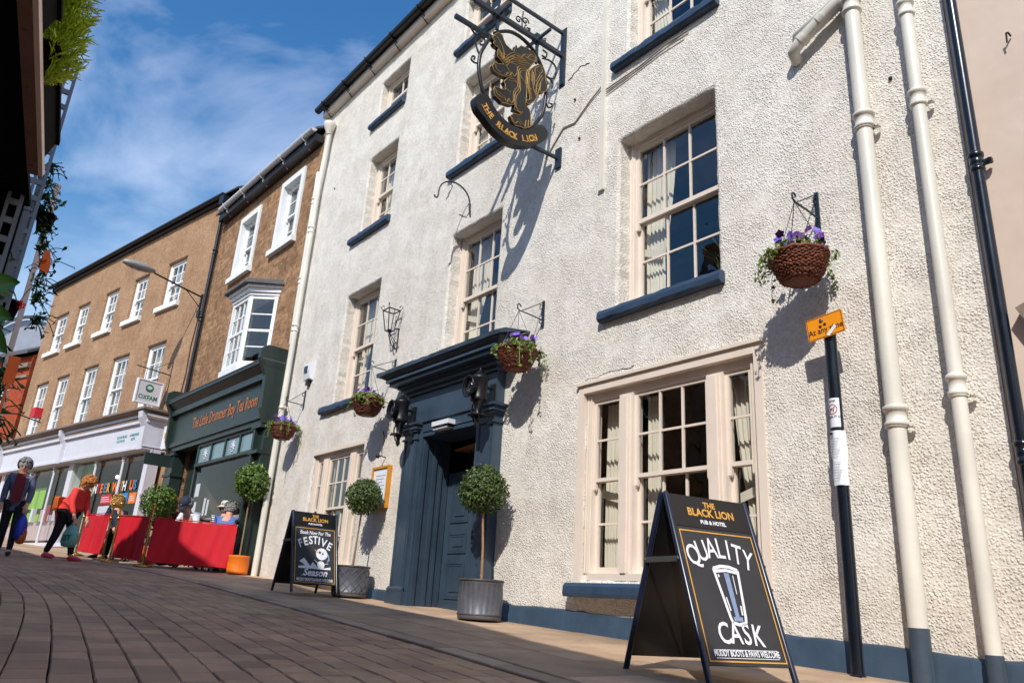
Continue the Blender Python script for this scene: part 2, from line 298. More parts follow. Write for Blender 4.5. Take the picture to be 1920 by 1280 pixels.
mat('lime',s(140,200,40),.6,.1,3); mat('poster_red',s(196,34,50),.6,.08,9); mat('poster_blue',s(50,130,190),.6,.08,9); mat('poster_orange',s(238,120,40),.6,.08,9); mat('poster_white',s(196,198,206),.7,.06,9); mat('letter_yellow',s(220,160,30),.6,.05,9); mat('letter_pink',s(210,60,110),.6,.05,9); mat('oxgreen',s(30,120,84),.5,.08,9)
mat('lamp_grey',s(150,148,144),.4,.15,9); mat('alarm_white',s(228,230,236),.4,.05,9); mat('cable',s(150,140,128),.7,.1,9); mat('rust',s(70,50,38),.9,.3,20); mat('crack',s(46,38,32),.95,.2,20)
mat('wood_ceiling',s(196,140,90),.6,.1,6); mat('frame_gold',s(206,140,40),.45,.2,10)
mat('letter_teal',s(60,150,150),.6,.05,9)
mat('distant_grey',s(172,176,188),.6,.1,3)
emit('warm_bulb',(1,.6,.25),6); emit('spot_bulb',(1,.75,.65),4)
glass('pane'); glass('shop_pane',(.9,.9,.9),.9,ior=1.28); glass('lens',(.75,.75,.75),1.0,.08)
# stripe material for the striped top
m=mat('stripes',s(230,230,236),.8,.03,9); n=m.node_tree; wv=n.nodes.new('ShaderNodeTexWave'); wv.bands_direction='Z'; wv.inputs['Scale'].default_value=9; tcx=n.nodes.new('ShaderNodeTexCoord'); n.links.new(tcx.outputs['Object'],wv.inputs['Vector']); rp=n.nodes.new('ShaderNodeValToRGB'); rp.color_ramp.interpolation='CONSTANT'; rp.color_ramp.elements[0].color=(*s(36,38,60),1); rp.color_ramp.elements[1].position=.5; rp.color_ramp.elements[1].color=(*s(232,232,238),1); n.links.new(wv.outputs[0],rp.inputs[0]); n.links.new(rp.outputs[0],n.nodes['Principled BSDF'].inputs['Base Color'])

def cat(P,closed=False,m=4):
    n=len(P); D=[]; rng=range(n if closed else n-1)
    for i in rng:
        g=(lambda k:P[k%n]) if closed else (lambda k:P[min(max(k,0),n-1)])
        p0,p1,p2,p3=g(i-1),g(i),g(i+1),g(i+2)
        for j in range(m):
            t=j/m; f=lambda a,b,c,d:.5*((2*b)+(-a+c)*t+(2*a-5*b+4*c-d)*t*t+(-a+3*b-3*c+d)*t**3)
            D.append((f(p0[0],p1[0],p2[0],p3[0]),f(p0[1],p1[1],p2[1],p3[1])))
    if not closed: D.append(P[-1])
    return D
def add_text_fit(mb,txt,width,height,fn,mi=0,bold=0):
    vs,fs=text_geo(txt,1,bold); x0=min(v.x for v in vs);x1=max(v.x for v in vs); z1=max(v.y for v in vs)
    mb.raw([fn((v.x-(x0+x1)/2)*width/(x1-x0),v.y*height/z1) for v in vs],fs,mi)
m=bpy.data.materials.new('etched_pane'); m.use_nodes=True; m.use_transparent_shadow=True
b=m.node_tree.nodes['Principled BSDF']; b.inputs['Base Color'].default_value=(*s(120,150,158),1); b.inputs['Roughness'].default_value=.25
MATS['etched_pane']=m

# sandy dust trodden into the pavers, in patches
m=MATS['paver']; n=m.node_tree; b=n.nodes['Principled BSDF']; src=b.inputs['Base Color'].links[0].from_socket
t=n.nodes.new('ShaderNodeTexCoord'); z=n.nodes.new('ShaderNodeTexNoise'); z.inputs['Scale'].default_value=.8; z.inputs['Detail'].default_value=7; z.inputs['Roughness'].default_value=.7; mp_=n.nodes.new('ShaderNodeMapping'); mp_.inputs['Scale'].default_value=(.45,1.3,1)
q_=n.nodes.new('ShaderNodeMapRange'); q_.inputs[1].default_value=.52; q_.inputs[2].default_value=.72; q_.inputs[3].default_value=0; q_.inputs[4].default_value=.8
x_=n.nodes.new('ShaderNodeMixRGB'); x_.inputs[2].default_value=(*s(196,166,124),1)
n.links.new(t.outputs['Object'],mp_.inputs[0]); n.links.new(mp_.outputs[0],z.inputs['Vector']); n.links.new(z.outputs[0],q_.inputs[0]); n.links.new(q_.outputs[0],x_.inputs[0]); n.links.new(src,x_.inputs[1]); n.links.new(x_.outputs[0],b.inputs['Base Color'])
# ------------------------------------------------------------------ ground
def kys(x): return sum(ky(x+d) for d in (-2.4,-1.6,-.8,0,.8,1.6,2.4))/7
mb=MB(); xs=[-400,-150,-60,-40,-30,-25,-20,-17,-13.2,-11,-8.7,-6.3,-4,-2.3,0,2,5,10,40,150,400]; ys=[-400,-100,-30,-14,-9.01,-8.9,-7,-5,-3,-1,0,4,14,40,150,400]
def gg(x,y): return interp(max(-60,min(x,10)),GX,GZ)+.02*min(0,max(y,-3))-.028
for i in range(len(xs)-1):
    for j in range(len(ys)-1):
        mb.face([(xs[i],ys[j],gg(xs[i],ys[j])),(xs[i+1],ys[j],gg(xs[i+1],ys[j])),(xs[i+1],ys[j+1],gg(xs[i+1],ys[j+1])),(xs[i],ys[j+1],gg(xs[i],ys[j+1]))])
tag(mb.build('ground','joint'),kind='structure')
def paver(mb,x0,x1,f0,f1,top,g=.006,dz=0,mi=0,bev=.006):
    tl=random.uniform(-.0015,.0015)
    P=[(x0+g,f0),(x1-g,f0),(x1-g,f1),(x0+g,f1)]
    lo=[];up=[]
    for k,(x,f) in enumerate(P):
        y=f(x)+(g if k<2 else -g); z=top(x,y)
        lo.append((x,y,z-.04)); 
        bx=bev if k in(0,3) else -bev; by=bev if k<2 else -bev
        up.append((x+bx,y+by,z+dz+tl*(1 if k in(0,3) else -1)))
    mid=[(p[0],p[1],p[2]+.034+dz) for p in lo]
    r=random.random()
    mb.raw(lo+mid+up,[(0,1,5,4),(1,2,6,5),(2,3,7,6),(3,0,4,7),(4,5,9,8),(5,6,10,9),(6,7,11,10),(7,4,8,11),(8,9,10,11)],mi,False,r)
mb=MB(); rnd=random.Random(3)
for j in range(0,43):
    wd=.148
    off=j*.148+.01
    far=kys(-20)-off
    x=-33+rnd.random()*.3
    while x<5:
        l=.225*rnd.uniform(.94,1.06)
        wob=rnd.uniform(-.0015,.0015)
        paver(mb,x,x+l,lambda X:kys(X)-off-wd+wob,lambda X:kys(X)-off+wob,lambda X,Y:gz(X,Y),g=.0028,dz=rnd.uniform(-.0022,.0022),bev=.005)
        x+=l
tag(mb.build('road','paver'),kind='structure')
mb=MB()
x=-33
while x<6:
    l=rnd.uniform(.7,1.0); paver(mb,x,x+l,lambda X:kys(X)+.0,lambda X:kys(X)+.16,lambda X,Y:gz(X,Y)+.012,g=.004,dz=rnd.uniform(-.003,.003),mi=1); x+=l
rows=[.16]
while rows[-1]<7: rows.append(rows[-1]+rnd.uniform(.42,.6))
for a,b in zip(rows,rows[1:]):
    x=-33+rnd.random()
    while x<6:
        l=rnd.uniform(.55,1.0)
        if kys(x)+a<0.1: paver(mb,x,x+l,lambda X:kys(X)+a,lambda X:kys(X)+b,lambda X,Y:gz(X,Y)+.014,g=.005,dz=rnd.uniform(-.003,.003))
        x+=l
tag(mb.build('pavement',['flag','kerbstone']),kind='structure')

# ------------------------------------------------------------------ building kit
def wall_holes(mb,x0,x1,z0,z1,holes,depth=.2,mi=0,zb=None,rough=.007,step=.07,rmi=None):
    """wall sheet at y=0 facing -y with rough edged openings; local frame x,z"""
    e=.035; H=[(a-e,b+e,c-e,d+e) for a,b,c,d in holes]
    X=sorted(set([x0,x1]+[h[0] for h in H]+[h[1] for h in H])); Z=sorted(set([z0,z1]+[h[2] for h in H]+[h[3] for h in H]))
    for i in range(len(X)-1):
        for j in range(len(Z)-1):
            cx=(X[i]+X[i+1])/2;cz=(Z[j]+Z[j+1])/2
            if any(h[0]<cx<h[1] and h[2]<cz<h[3] for h in H): continue
            mb.face([(X[i],0,Z[j]),(X[i+1],0,Z[j]),(X[i+1],0,Z[j+1]),(X[i],0,Z[j+1])],mi)
    for h,(a,b,c,d) in zip(H,holes):
        P=[];Q=[]
        def side(p,q,P0,Q0):
            n=max(1,int(math.hypot(Q0[0]-P0[0],Q0[1]-P0[1])/step))
            for k in range(n):
                t=k/n; P.append((p[0]+(q[0]-p[0])*t,p[1]+(q[1]-p[1])*t))
                j=0 if k==0 else rough
                Q.append((P0[0]+(Q0[0]-P0[0])*t+random.uniform(-j,j),P0[1]+(Q0[1]-P0[1])*t+random.uniform(-j,j)))
        A=[(h[0],h[2]),(h[1],h[2]),(h[1],h[3]),(h[0],h[3])]; B=[(a,c),(b,c),(b,d),(a,d)]
        for k in range(4): side(A[k],A[(k+1)%4],B[k],B[(k+1)%4])
        N=len(P)
        vs=[(p[0],0,p[1]) for p in P]+[(q[0]*.6+p[0]*.4,.006,q[1]*.6+p[1]*.4) for p,q in zip(P,Q)]+[(q[0],.026,q[1]) for q in Q]
        mb.raw(vs,[(k,(k+1)%N,(k+1)%N+N,k+N) for k in range(N)]+[(k+N,(k+1)%N+N,(k+1)%N+2*N,k+2*N) for k in range(N)],mi,True)
        vs=[(q[0],.026,q[1]) for q in Q]+[(q[0],depth,q[1]) for q in Q]
        mb.raw(vs,[(k,(k+1)%N,(k+1)%N+N,k+N) for k in range(N)],mi if rmi is None else rmi)
def sash(mb,gl,x0,x1,z0,z1,y,cols,rows,st=.045,bar=.02,th=.035,mi=0,bot=None,top=None):
    bot=bot or st; top=top or st
    mb.box(x0,x0+st,y,y+th,z0,z1,mi); mb.box(x1-st,x1,y,y+th,z0,z1,mi)
    mb.box(x0+st,x1-st,y+.001,y+th-.001,z0,z0+bot,mi); mb.box(x0+st,x1-st,y+.001,y+th-.001,z1-top,z1,mi)
    ix0,ix1,iz0,iz1=x0+st,x1-st,z0+bot,z1-top
    for k in range(1,cols):
        x=ix0+(ix1-ix0)*k/cols; mb.box(x-bar/2,x+bar/2,y+.006,y+th-.006,iz0,iz1,mi)
    for k in range(1,rows):
        z=iz0+(iz1-iz0)*k/rows; mb.box(ix0,ix1,y+.008,y+th-.008,z-bar/2,z+bar/2,mi)
    gl.face([(ix0,y+th*.55,iz0),(ix1,y+th*.55,iz0),(ix1,y+th*.55,iz1),(ix0,y+th*.55,iz1)],0)
def horns(mb,x0,x1,z,y,st,mi=0):
    for x in (x0,x1-st): 
        mb.prism([(0,0),(0,-.07),(.012,-.085),(.028,-.06),(.035,0)],lambda a,b,t,x=x:(x+t,y+a,z+b),0,st,mi)
def curtain_mb(mb,x0,x1,z0,z1,y,anchor='l',ztie=None,tie=.35,top=1.0,k=6,amp=.014,nz=26,nx=48):
    w=x1-x0; vs=[];fs=[]
    ph=random.random()*6
    for j in range(nz+1):
        z=z1+(z0-z1)*j/nz
        if ztie is None: f=1
        else:
            if z>ztie: t=(z1-z)/(z1-ztie); f=1-(1-tie)*t**1.8
            else: t=(ztie-z)/(ztie-z0); f=tie+(.62-tie)*min(1,t*1.6)
        for i in range(nx+1):
            u=i/nx
            x=(x0+u*w*f) if anchor=='l' else (x1-u*w*f)
            a=amp*(.6+.4*f)
            vs.append((x,y+a*sin(2*PI*k*u+ph+.6*sin(z*2.1+u*3))+.3*a*sin(2*PI*k*2.3*u+1.3),z))
    for j in range(nz):
        for i in range(nx): q=j*(nx+1)+i; fs.append((q,q+1,q+nx+2,q+nx+1))
    mb.raw(vs,fs,0,True)
    if ztie is not None:
        xa,xb=(x0-.01,x0+w*tie+.02) if anchor=='l' else (x1-w*tie-.02,x1+.01)
        N=10; vs=[]
        for i in range(N+1):
            u=i/N; x=xa+(xb-xa)*u; dz=.10*(1-u if anchor=='l' else u)**1 
            vs+= [(x,y-.05,ztie-.05+dz),(x,y-.05,ztie+.03+dz)]
        mb.raw(vs,[(2*i,2*i+2,2*i+3,2*i+1) for i in range(N)],0,True)
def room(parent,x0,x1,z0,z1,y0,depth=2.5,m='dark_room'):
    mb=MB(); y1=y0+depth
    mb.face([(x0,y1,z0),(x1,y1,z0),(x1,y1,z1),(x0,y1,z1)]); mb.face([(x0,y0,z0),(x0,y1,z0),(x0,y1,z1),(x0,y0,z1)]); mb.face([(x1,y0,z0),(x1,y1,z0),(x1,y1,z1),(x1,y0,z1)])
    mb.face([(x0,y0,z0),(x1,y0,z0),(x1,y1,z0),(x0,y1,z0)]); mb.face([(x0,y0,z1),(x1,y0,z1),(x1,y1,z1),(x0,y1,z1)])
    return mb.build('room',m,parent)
def window(parent,x0,x1,z0,z1,yr=.17,cols=3,rows=2,paint='cream_paint',curtain=None,sill=None,jamb=.07,label=None,split=.5,st=.045,net=False,bar=.02):
    """double-hung sash window in an opening"""
    f=MB(); f.box(x0,x0+jamb,yr,yr+.12,z0,z1); f.box(x1-jamb,x1,yr,yr+.12,z0,z1); f.box(x0+jamb,x1-jamb,yr+.002,yr+.118,z1-jamb*.8,z1); f.box(x0+jamb,x1-jamb,yr+.002,yr+.118,z0,z0+.05)
    f.box(x0+jamb*.5,x0+jamb*.72,yr-.012,yr+.01,z0,z1-.01); f.box(x1-jamb*.72,x1-jamb*.5,yr-.012,yr+.01,z0,z1-.01)
    o=f.build('window',paint,parent)
    if label: o['label']=label
    a,b=x0+jamb,x1-jamb; c,d=z0+.05,z1-jamb*.8; zm=c+(d-c)*split
    u=MB();g=MB(); sash(u,g,a,b,zm,d,yr+.02,cols,rows,st,bar); horns(u,a,b,zm,yr+.02,st); u.build('upper_sash',paint,o)
    l=MB(); sash(l,g,a,b,c,zm+.04,yr+.065,cols,rows,st,bar,bot=st*1.5); l.build('lower_sash',paint,o)
    g.build('pane','pane',o)
    if curtain:
        cm=MB()
        for (ax,bx,an,zt,ti) in curtain: curtain_mb(cm,a+(b-a)*ax,a+(b-a)*bx,c,d,yr+.19,an,None if zt is None else c+(d-c)*zt,ti)
        cm.build('curtain','curtain',o)
    if net:
        cm=MB(); curtain_mb(cm,a,b,c,d,yr+.16,'l',None,1,k=14,amp=.01); cm.build('net_curtain','net',o)
    if sill:
        sl,sr,sz,sh,pr,m=sill; q=MB()
        n=14; 
        prof=[(0,0),(-pr*.7,.0),(-pr,.02),(-pr,sh*.6),(-pr*.8,sh*.92),(yr,sh+.01),(yr,0)]
        vs=[];N=len(prof)
        for i in range(n+1):
            x=sl+(sr-sl)*i/n; j=.006 if 0<i<n else 0
            for (py,pz) in prof: vs.append((x,py+(random.uniform(-j,j) if py<-.001 else 0),sz+pz+(random.uniform(-j,j) if py<-.001 else 0)))
        fs=[(i*N+k,(i+1)*N+k,(i+1)*N+(k+1)%N,i*N+(k+1)%N) for i in range(n) for k in range(N)]
        fs+=[tuple(range(N)),tuple(range(n*N,n*N+N))[::-1]]
        q.raw(vs,fs,0); q.build('sill',m,o)
    return o
def triple(parent,x0,x1,z0,z1,yr,m1,m2,paint='cream_paint',cols=3,curtains=None,sill=None,label=None):
    """three-light sash window; m1,m2 the mullion centres; flush moulded frame"""
    f=MB(); w=.075
    f.box(x0,x0+w,yr,yr+.12,z0,z1); f.box(x1-w,x1,yr,yr+.12,z0,z1); f.box(x0+w,x1-w,yr+.002,yr+.118,z1-w,z1); f.box(x0+w,x1-w,yr-.03,yr+.118,z0,z0+.06)
    for m in(m1,m2): f.box(m-.085,m+.085,yr-.012,yr+.12,z0+.06,z1-w); f.box(m-.05,m+.05,yr-.03,yr-.011,z0+.062,z1-w-.02); f.box(m-.028,m+.028,yr-.044,yr-.029,z0+.064,z1-w-.03)
    for q in(x0+.01,x0+.045): f.box(q,q+.02,yr-.014,yr+.004,z0+.062,z1-.01)
    for q in(x1-.03,x1-.065): f.box(q,q+.02,yr-.014,yr+.004,z0+.062,z1-.01)
    o=f.build('window',paint,parent)
    if label:o['label']=label
    u=MB();l=MB();g=MB(); c,d=z0+.06,z1-w; zm=(c+d)/2+.02
    for (a,b,k) in ((x0+w,m1-.085,1),(m1+.085,m2-.085,cols),(m2+.085,x1-w,1)):
        sash(u,g,a,b,zm,d,yr+.02,k,2,.035,.02); horns(u,a,b,zm,yr+.02,.035)
        sash(l,g,a,b,c,zm+.035,yr+.062,k,2,.035,.02,bot=.06)
    u.build('upper_sash',paint,o); l.build('lower_sash',paint,o); g.build('pane','pane',o)
    cm=MB()
    for (ax,bx,an,zt,ti,k) in curtains: curtain_mb(cm,ax,bx,c,d,yr+.21,an,zt,ti,k=k)
    cm.build('curtain','curtain',o)
    return o
def pipe(parent,pts,r,m,name='drainpipe',collars=(),clips=(),lower=None,label=None):
    mb=MB(); mb.tube(pts,r,18)
    for (x,y,z) in collars:
        mb.lathe([(r,-.075),(r*1.12,-.07),(r*1.3,-.065),(r*1.3,-.045),(r*1.12,-.04),(r*1.1,.03),(r*1.34,.035),(r*1.38,.06),(r*1.15,.07),(r,.072)],(x,y,z),18)
    o=mb.build(name,m,parent)
    if label:o['label']=label
    for (x,y,z) in clips:
        c=MB(); c.lathe([(r*1.16,-.02),(r*1.2,-.018),(r*1.2,.018),(r*1.16,.02)],(x,y,z),16); c.box(x+r*.8,x+r+.05,y+.01,y+.04,z-.02,z+.012); c.lathe([(.014,0),(.014,.05)],(x+r+.035,y,z-.004),8,0,'y'); c.build('pipe_clip',m,o)
    if lower:
        (zt,zb,mm)=lower; x,y,_=pts[-1]; c=MB(); c.lathe([(r+.0025,zb),(r+.003,zt)],(x,y,0),18); c.build('painted_base',mm,o)
    return o

# ------------------------------------------------------------------ the white public house
pub=thing('public_house','tall white roughcast public house with slate blue door surround and window sills','building',(-7.4,0,-.2))
HOLES=[(-4.9,-3.69,2.85,4.77),(-4.78,-3.69,5.80,7.55),(-8.02,-6.93,2.86,4.76),(-8.08,-7.05,5.85,7.33),(-8.2,-7.1,8.02,8.9),(-11.08,-9.97,2.86,4.72),(-10.92,-9.97,5.82,7.29),(-10.85,-9.90,8.03,8.87),(-5.32,-3.38,.28,2.04),(-11.5,-9.86,.34,2.10),(-8.24,-6.88,-.3,2.10)]
mb=MB(); wall_holes(mb,-13.18,-1.66,-1.2,9.42,HOLES,.24)
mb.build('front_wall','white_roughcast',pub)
mb=MB(); mb.box(-13.17,-1.67,.3,.5,-1.2,-1.1)
mb.face([(-13.18,0,-1.2),(-13.18,0,9.42),(-13.18,9,9.42),(-13.18,9,-1.2)]); mb.face([(-1.66,0,-1.2),(-1.66,0,9.42),(-1.66,9,9.42),(-1.66,9,-1.2)]); mb.face([(-13.18,9,-1.2),(-1.66,9,-1.2),(-1.66,9,9.42),(-13.18,9,9.42)])
mb.face([(-13.18,0,9.42),(-13.18,4.5,12.6),(-13.18,9,9.42)]); mb.face([(-1.66,0,9.42),(-1.66,4.5,12.6),(-1.66,9,9.42)])
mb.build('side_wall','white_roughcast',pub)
mb=MB()
for a,b in ((-.16,4.5),(9.16,4.5)):
    for k in range(16):
        t0=k/16;t1=(k+1)/16; ya=a+(b-a)*t0; yb=a+(b-a)*t1; za=9.46+3.2*t0; zb=9.46+3.2*t1
        mb.hexa([(-13.28,ya,za),(-1.6,ya,za),(-1.6,yb,zb),(-13.28,yb,zb),(-13.28,ya,za+.035),(-1.6,ya,za+.035),(-1.6,yb,zb+.01),(-13.28,yb,zb+.01)] if a<4 else [(-13.28,yb,zb),(-1.6,yb,zb),(-1.6,ya,za),(-13.28,ya,za),(-13.28,yb,zb+.01),(-1.6,yb,zb+.01),(-1.6,ya,za+.035),(-13.28,ya,za+.035)])
rf=mb.build('roof','slate_roof',pub)
def gutter(parent,x0,x1,y,z,r,m,every=.9,brk=True,bm=None):
    g=MB(); n=8; vs=[];N=n+1
    prof=[(r*cos(PI+PI*k/n),r*sin(PI+PI*k/n)) for k in range(N)]+[((r-.008)*cos(PI+PI*k/n),(r-.008)*sin(PI+PI*k/n)) for k in range(N)][::-1]
    K=len(prof)
    for x in(x0,x1):
        for (a,b) in prof: vs.append((x,y+a,z+b))
    g.raw(vs,[(k,(k+1)%K,(k+1)%K+K,k+K) for k in range(K)]+[tuple(range(K)),tuple(range(K,2*K))[::-1]],0)
    for x in (x0+.01,x1-.01): g.prism([(r*cos(PI+PI*k/n),r*sin(PI+PI*k/n)) for k in range(N)],lambda a,b,t,x=x:(x+t,y+a,z+b),-.01,.01)
    o=g.build('gutter',m,parent)
    if brk:
        x=x0+.35
        while x<x1:
            b=MB(); b.tube([(x,y-r-.012,z+.01)]+[(x,y+(r+.012)*cos(PI+PI*k/6),z+(r+.012)*sin(PI+PI*k/6)) for k in range(7)],.011,6); b.tube([(x,y+r,z-.01),(x,y+r*.6,z-.16),(x,y+r+.1,z-.26)],.011,6); b.tube([(x,y-r*.4,z-r-.01),(x+.05,y+r+.06,z-.2)],.009,6)
            b.build('gutter_bracket',bm or m,o); x+=every
    return o
gutter(pub,-13.32,-1.55,-.2,9.48,.075,'gutter_black')
mb=MB(); mb.box(-13.2,-1.62,-.12,-.002,9.28,9.44); mb.build('fascia_board','cream_paint',pub)
# windows
SB=lambda a,b,z:(a,b,z,.12,.085,'sill_blue')
window(pub,*HOLES[0],cols=3,rows=2,yr=.17,curtain=[(0,.36,'l',.30,.6)],sill=SB(-5.1,-3.63,2.73))
window(pub,*HOLES[1],cols=3,rows=2,yr=.15,curtain=[(0,.5,'l',.5,.4)],sill=SB(-4.98,-3.58,5.68))
window(pub,*HOLES[2],cols=3,rows=2,yr=.17,curtain=[(0,.5,'l',.35,.5)],sill=SB(-8.15,-6.85,2.80))
window(pub,*HOLES[3],cols=3,rows=2,yr=.17,net=True,sill=SB(-8.22,-6.93,5.72))
window(pub,*HOLES[4],cols=3,rows=1,yr=.12,sill=SB(-8.35,-7.02,7.92))
window(pub,*HOLES[5],cols=3,rows=2,yr=.17,curtain=[(0,.45,'l',.4,.6)],sill=SB(-11.42,-9.93,2.75))
window(pub,*HOLES[6],cols=3,rows=2,yr=.17,curtain=[(0,.6,'l',None,1)],sill=SB(-11.22,-9.9,5.70))
w=window(pub,*HOLES[7],cols=2,rows=1,yr=.14,sill=SB(-11.04,-9.88,7.94))
tw=triple(pub,*HOLES[8],.05,-4.80,-3.80,cols=3,curtains=[(-5.26,-4.82,'l',1.0,.72,8),(-4.72,-4.55,'l',None,1,4),(-3.78,-3.42,'r',.95,.74,7)])
q=MB(); q.box(-5.39,-5.32,-.018,.05,.24,2.12); q.box(-3.38,-3.31,-.018,.05,.24,2.12); q.box(-5.32,-3.38,-.02,.05,2.04,2.119); q.box(-5.41,-3.29,-.045,-.0,2.121,2.15); q.build('surround','cream_paint',tw)
q=MB(); q.prism([(-.13,0),(-.14,.03),(-.135,.09),(-.11,.12),(.05,.13),(.05,0)],lambda a,b,t:(t,a,.13+b),-5.40,-3.44); fixn(q.build('sill','sill_blue',tw))
tw=triple(pub,*HOLES[9],.06,-11.12,-10.24,cols=3,curtains=[(-11.42,-11.2,'l',None,1,4),(-10.6,-10.33,'r',None,1,4),(-10.16,-9.93,'r',None,1,4)])
q=MB(); q.prism([(-.11,0),(-.12,.03),(-.11,.09),(-.09,.11),(.05,.12),(.05,0)],lambda a,b,t:(t,a,.2+b),-11.56,-9.80); fixn(q.build('sill','sill_blue',tw))
q=MB(); q.box(-11.5,-9.86,-.012,.03,2.10,2.16); q.build('lintel_board','cream_paint',tw)
q=MB(); q.lathe([(.02,0),(.06,.03),(.07,.07),(.05,.12),(.02,.14)],(-4.58,1.1,1.12),12); lb=q.build('table_lamp','warm_bulb',tw)
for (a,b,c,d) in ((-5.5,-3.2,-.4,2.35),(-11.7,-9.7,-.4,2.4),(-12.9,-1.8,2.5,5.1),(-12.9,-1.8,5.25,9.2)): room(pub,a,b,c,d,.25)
# potted plant behind the big first floor window
pl=thing('house_plant','green leafed plant standing inside the large first floor window of the white pub','plant',(-4.05,.62,2.9))
q=MB(); q.lathe([(.09,0),(.12,.2),(.13,.21),(.10,.2)],(-4.05,.62,2.86),14); q.build('pot','terracotta',pl)
q=MB()
for k in range(11):
    a=k*2.4; rr=.16+.2*((k*37)%10)/10; h=.35+.35*((k*53)%10)/10; dx,dy=cos(a),sin(a)*.6
    st=[(-4.05,.62,3.05),(-4.05+dx*rr*.4,.62+dy*rr*.4,3.05+h*.7),(-4.05+dx*rr,.62+dy*rr,3.05+h)]; q.tube(st,.008,5)
    e=Vector(st[2]); d=Vector((dx,dy,-.2)).normalized(); sd2=Vector((-dy,dx,.15)).normalized(); L0=.26
    P=[e,e+d*L0*.35+sd2*.075,e+d*L0*.75+sd2*.05,e+d*L0,e+d*L0*.75-sd2*.05,e+d*L0*.35-sd2*.075]; q.face(P,0,True,.6)
q.build('foliage','dark_leaf',pl)
# plinth
mb=MB()
def plinth(x0,x1):
    n=int((x1-x0)/.12)
    T=[]
    for i in range(n+1):
        x=x0+(x1-x0)*i/n; zt=interp(x,[-10,-6.3,-2.7,-1.6],[.16,.035,-.085,-.13])+random.uniform(-.008,.008); T.append((x,zt))
    for (xa,za),(xb,zb) in zip(T,T[1:]):
        mb.raw([(xa,-.035,-1),(xb,-.035,-1),(xb,-.035,zb-.015),(xa,-.035,za-.015),(xb,-.002,zb+.006),(xa,-.002,za+.006)],[(0,1,2,3),(3,2,4,5)],0,True)
    for x,z,sg in((x0,T[0][1],1),(x1,T[-1][1],-1)): mb.face([(x,-.035,-1),(x,-.035,z-.015),(x,-.002,z+.006),(x,-.002,-1)])
plinth(-10,-8.52); mb.build('plinth','slate_blue',pub); mb=MB(); plinth(-6.6,-1.66); mb.build('plinth','slate_blue',pub)
# ---- door surround
ds=MB(); D0=-.13
def pil(xa,xb,zt,zb):
    ds.box(xa,xb,D0,-.001,zb+.16,zt); ds.box(xa-.03,xb+.03,D0-.03,-.001,zb-.4,zb+.14)
    ds.prism([(0,0),(-.02,.0),(-.03,.03),(0,.06)],lambda a,b,t:(t,D0+a,zb+.14+b),xa-.02,xb+.02)
    # shallow vertical mouldings
    ds.box(xa+.03,xa+.05,D0-.008,D0+.01,zb+.2,zt-.08); ds.box(xb-.05,xb-.03,D0-.008,D0+.01,zb+.2,zt-.08)
    for (z,h,p) in ((zt-.10,.025,.02),(zt,.03,.025),(zt+.03,.05,.045),(zt+.08,.03,.07)): ds.box(xa-p,xb+p,D0-p,-.001,z,z+h)
pil(-8.5,-8.2,2.03,-.03); pil(-6.92,-6.62,2.03,-.13)
ds.box(-8.5,-6.62,D0+.004,-.002,2.14,2.52)
ds.box(-8.2,-6.92,D0+.03,-.003,2.0,2.14)
steps=[(2.52,.05,.03),(2.57,.05,.08),(2.62,.035,.12),(2.655,.05,.20),(2.705,.03,.24)]
for z,h,p in steps: ds.box(-8.5-p,-6.62+p,D0-p,-.002,z,z+h)
ds.raw([(-8.5-.24,D0-.20,2.735),(-6.62+.24,D0-.20,2.735),(-6.62+.36,D0-.27,2.80),(-8.5-.36,D0-.27,2.80),(-8.74,0,2.735),(-6.38,0,2.735),(-6.26,0,2.80),(-8.86,0,2.80)],[(0,1,2,3),(1,5,6,2),(4,0,3,7)],0)
o=ds.build('door_surround','slate_blue',pub)
q=MB(); n=24; vs=[]
for i in range(n+1):
    x=-8.9+(2.68)*i/n; j=lambda:random.uniform(-.006,.006)
    vs+=[(x,-.43+j(),2.802),(x,-.435+j(),2.85+j()),(x,-.36,2.875+j()),(x,-.002,2.93)]
q.raw(vs,[(4*i+k,4*i+4+k,4*i+5+k,4*i+1+k) for i in range(n) for k in range(3)]+[(0,1,2,3),(4*n+3,4*n+2,4*n+1,4*n)],0)
q.face([(-8.9,-.43,2.802),(-6.22,-.43,2.802),(-6.22,-.002,2.802),(-8.9,-.002,2.802)])
q.build('lead_capping','slate_blue',o)
# reveals, door leaf
q=MB(); 
q.box(-8.2,-8.12,-.1,.34,-.3,2.0); q.box(-6.98,-6.9,-.1,.34,-.3,2.0)
for y0,y1 in((-.07,-.01),(.09,.14),(.2,.23)): q.box(-8.12,-8.10,y0,y1,-.2,1.98)
q.box(-8.12,-6.98,-.1,.34,1.955,2.015); 
q.build('door_lining','slate_blue',o)
q=MB(); dz0=-.12; q.box(-8.11,-6.99,.34,.385,dz0,1.5)
door=q.build('door','slate_blue',pub)
q=MB()
for (xa,xb) in((-7.99,-7.62),(-7.48,-7.11)):
    for (za,zb) in((.06,.48),(.58,.82),(.94,1.42)):
        for k,(e,yy) in enumerate(((0,.326),(.025,.333))):
            a,b,c,d=xa+e,xb-e,za+e,zb-e; w=.022
            q.box(a,a+w,yy,.341,c,d); q.box(b-w,b,yy,.341,c,d); q.box(a+w,b-w,yy+.001,.341,c,c+w); q.box(a+w,b-w,yy+.001,.341,d-w,d)
        q.box(xa+.08,xb-.08,.33,.341,za+.08,zb-.08)
q.box(-7.565,-7.535,.33,.341,dz0,1.5); q.box(-8.09,-7.01,.315,.341,dz0,.0)
q.build('door_panel','slate_blue',door)
q=MB(); q.lathe([(.012,0),(.03,-.02),(.028,-.045),(.005,-.055)],(-7.47,.335,.88),14,0,'y'); q.build('door_handle','brass',door)
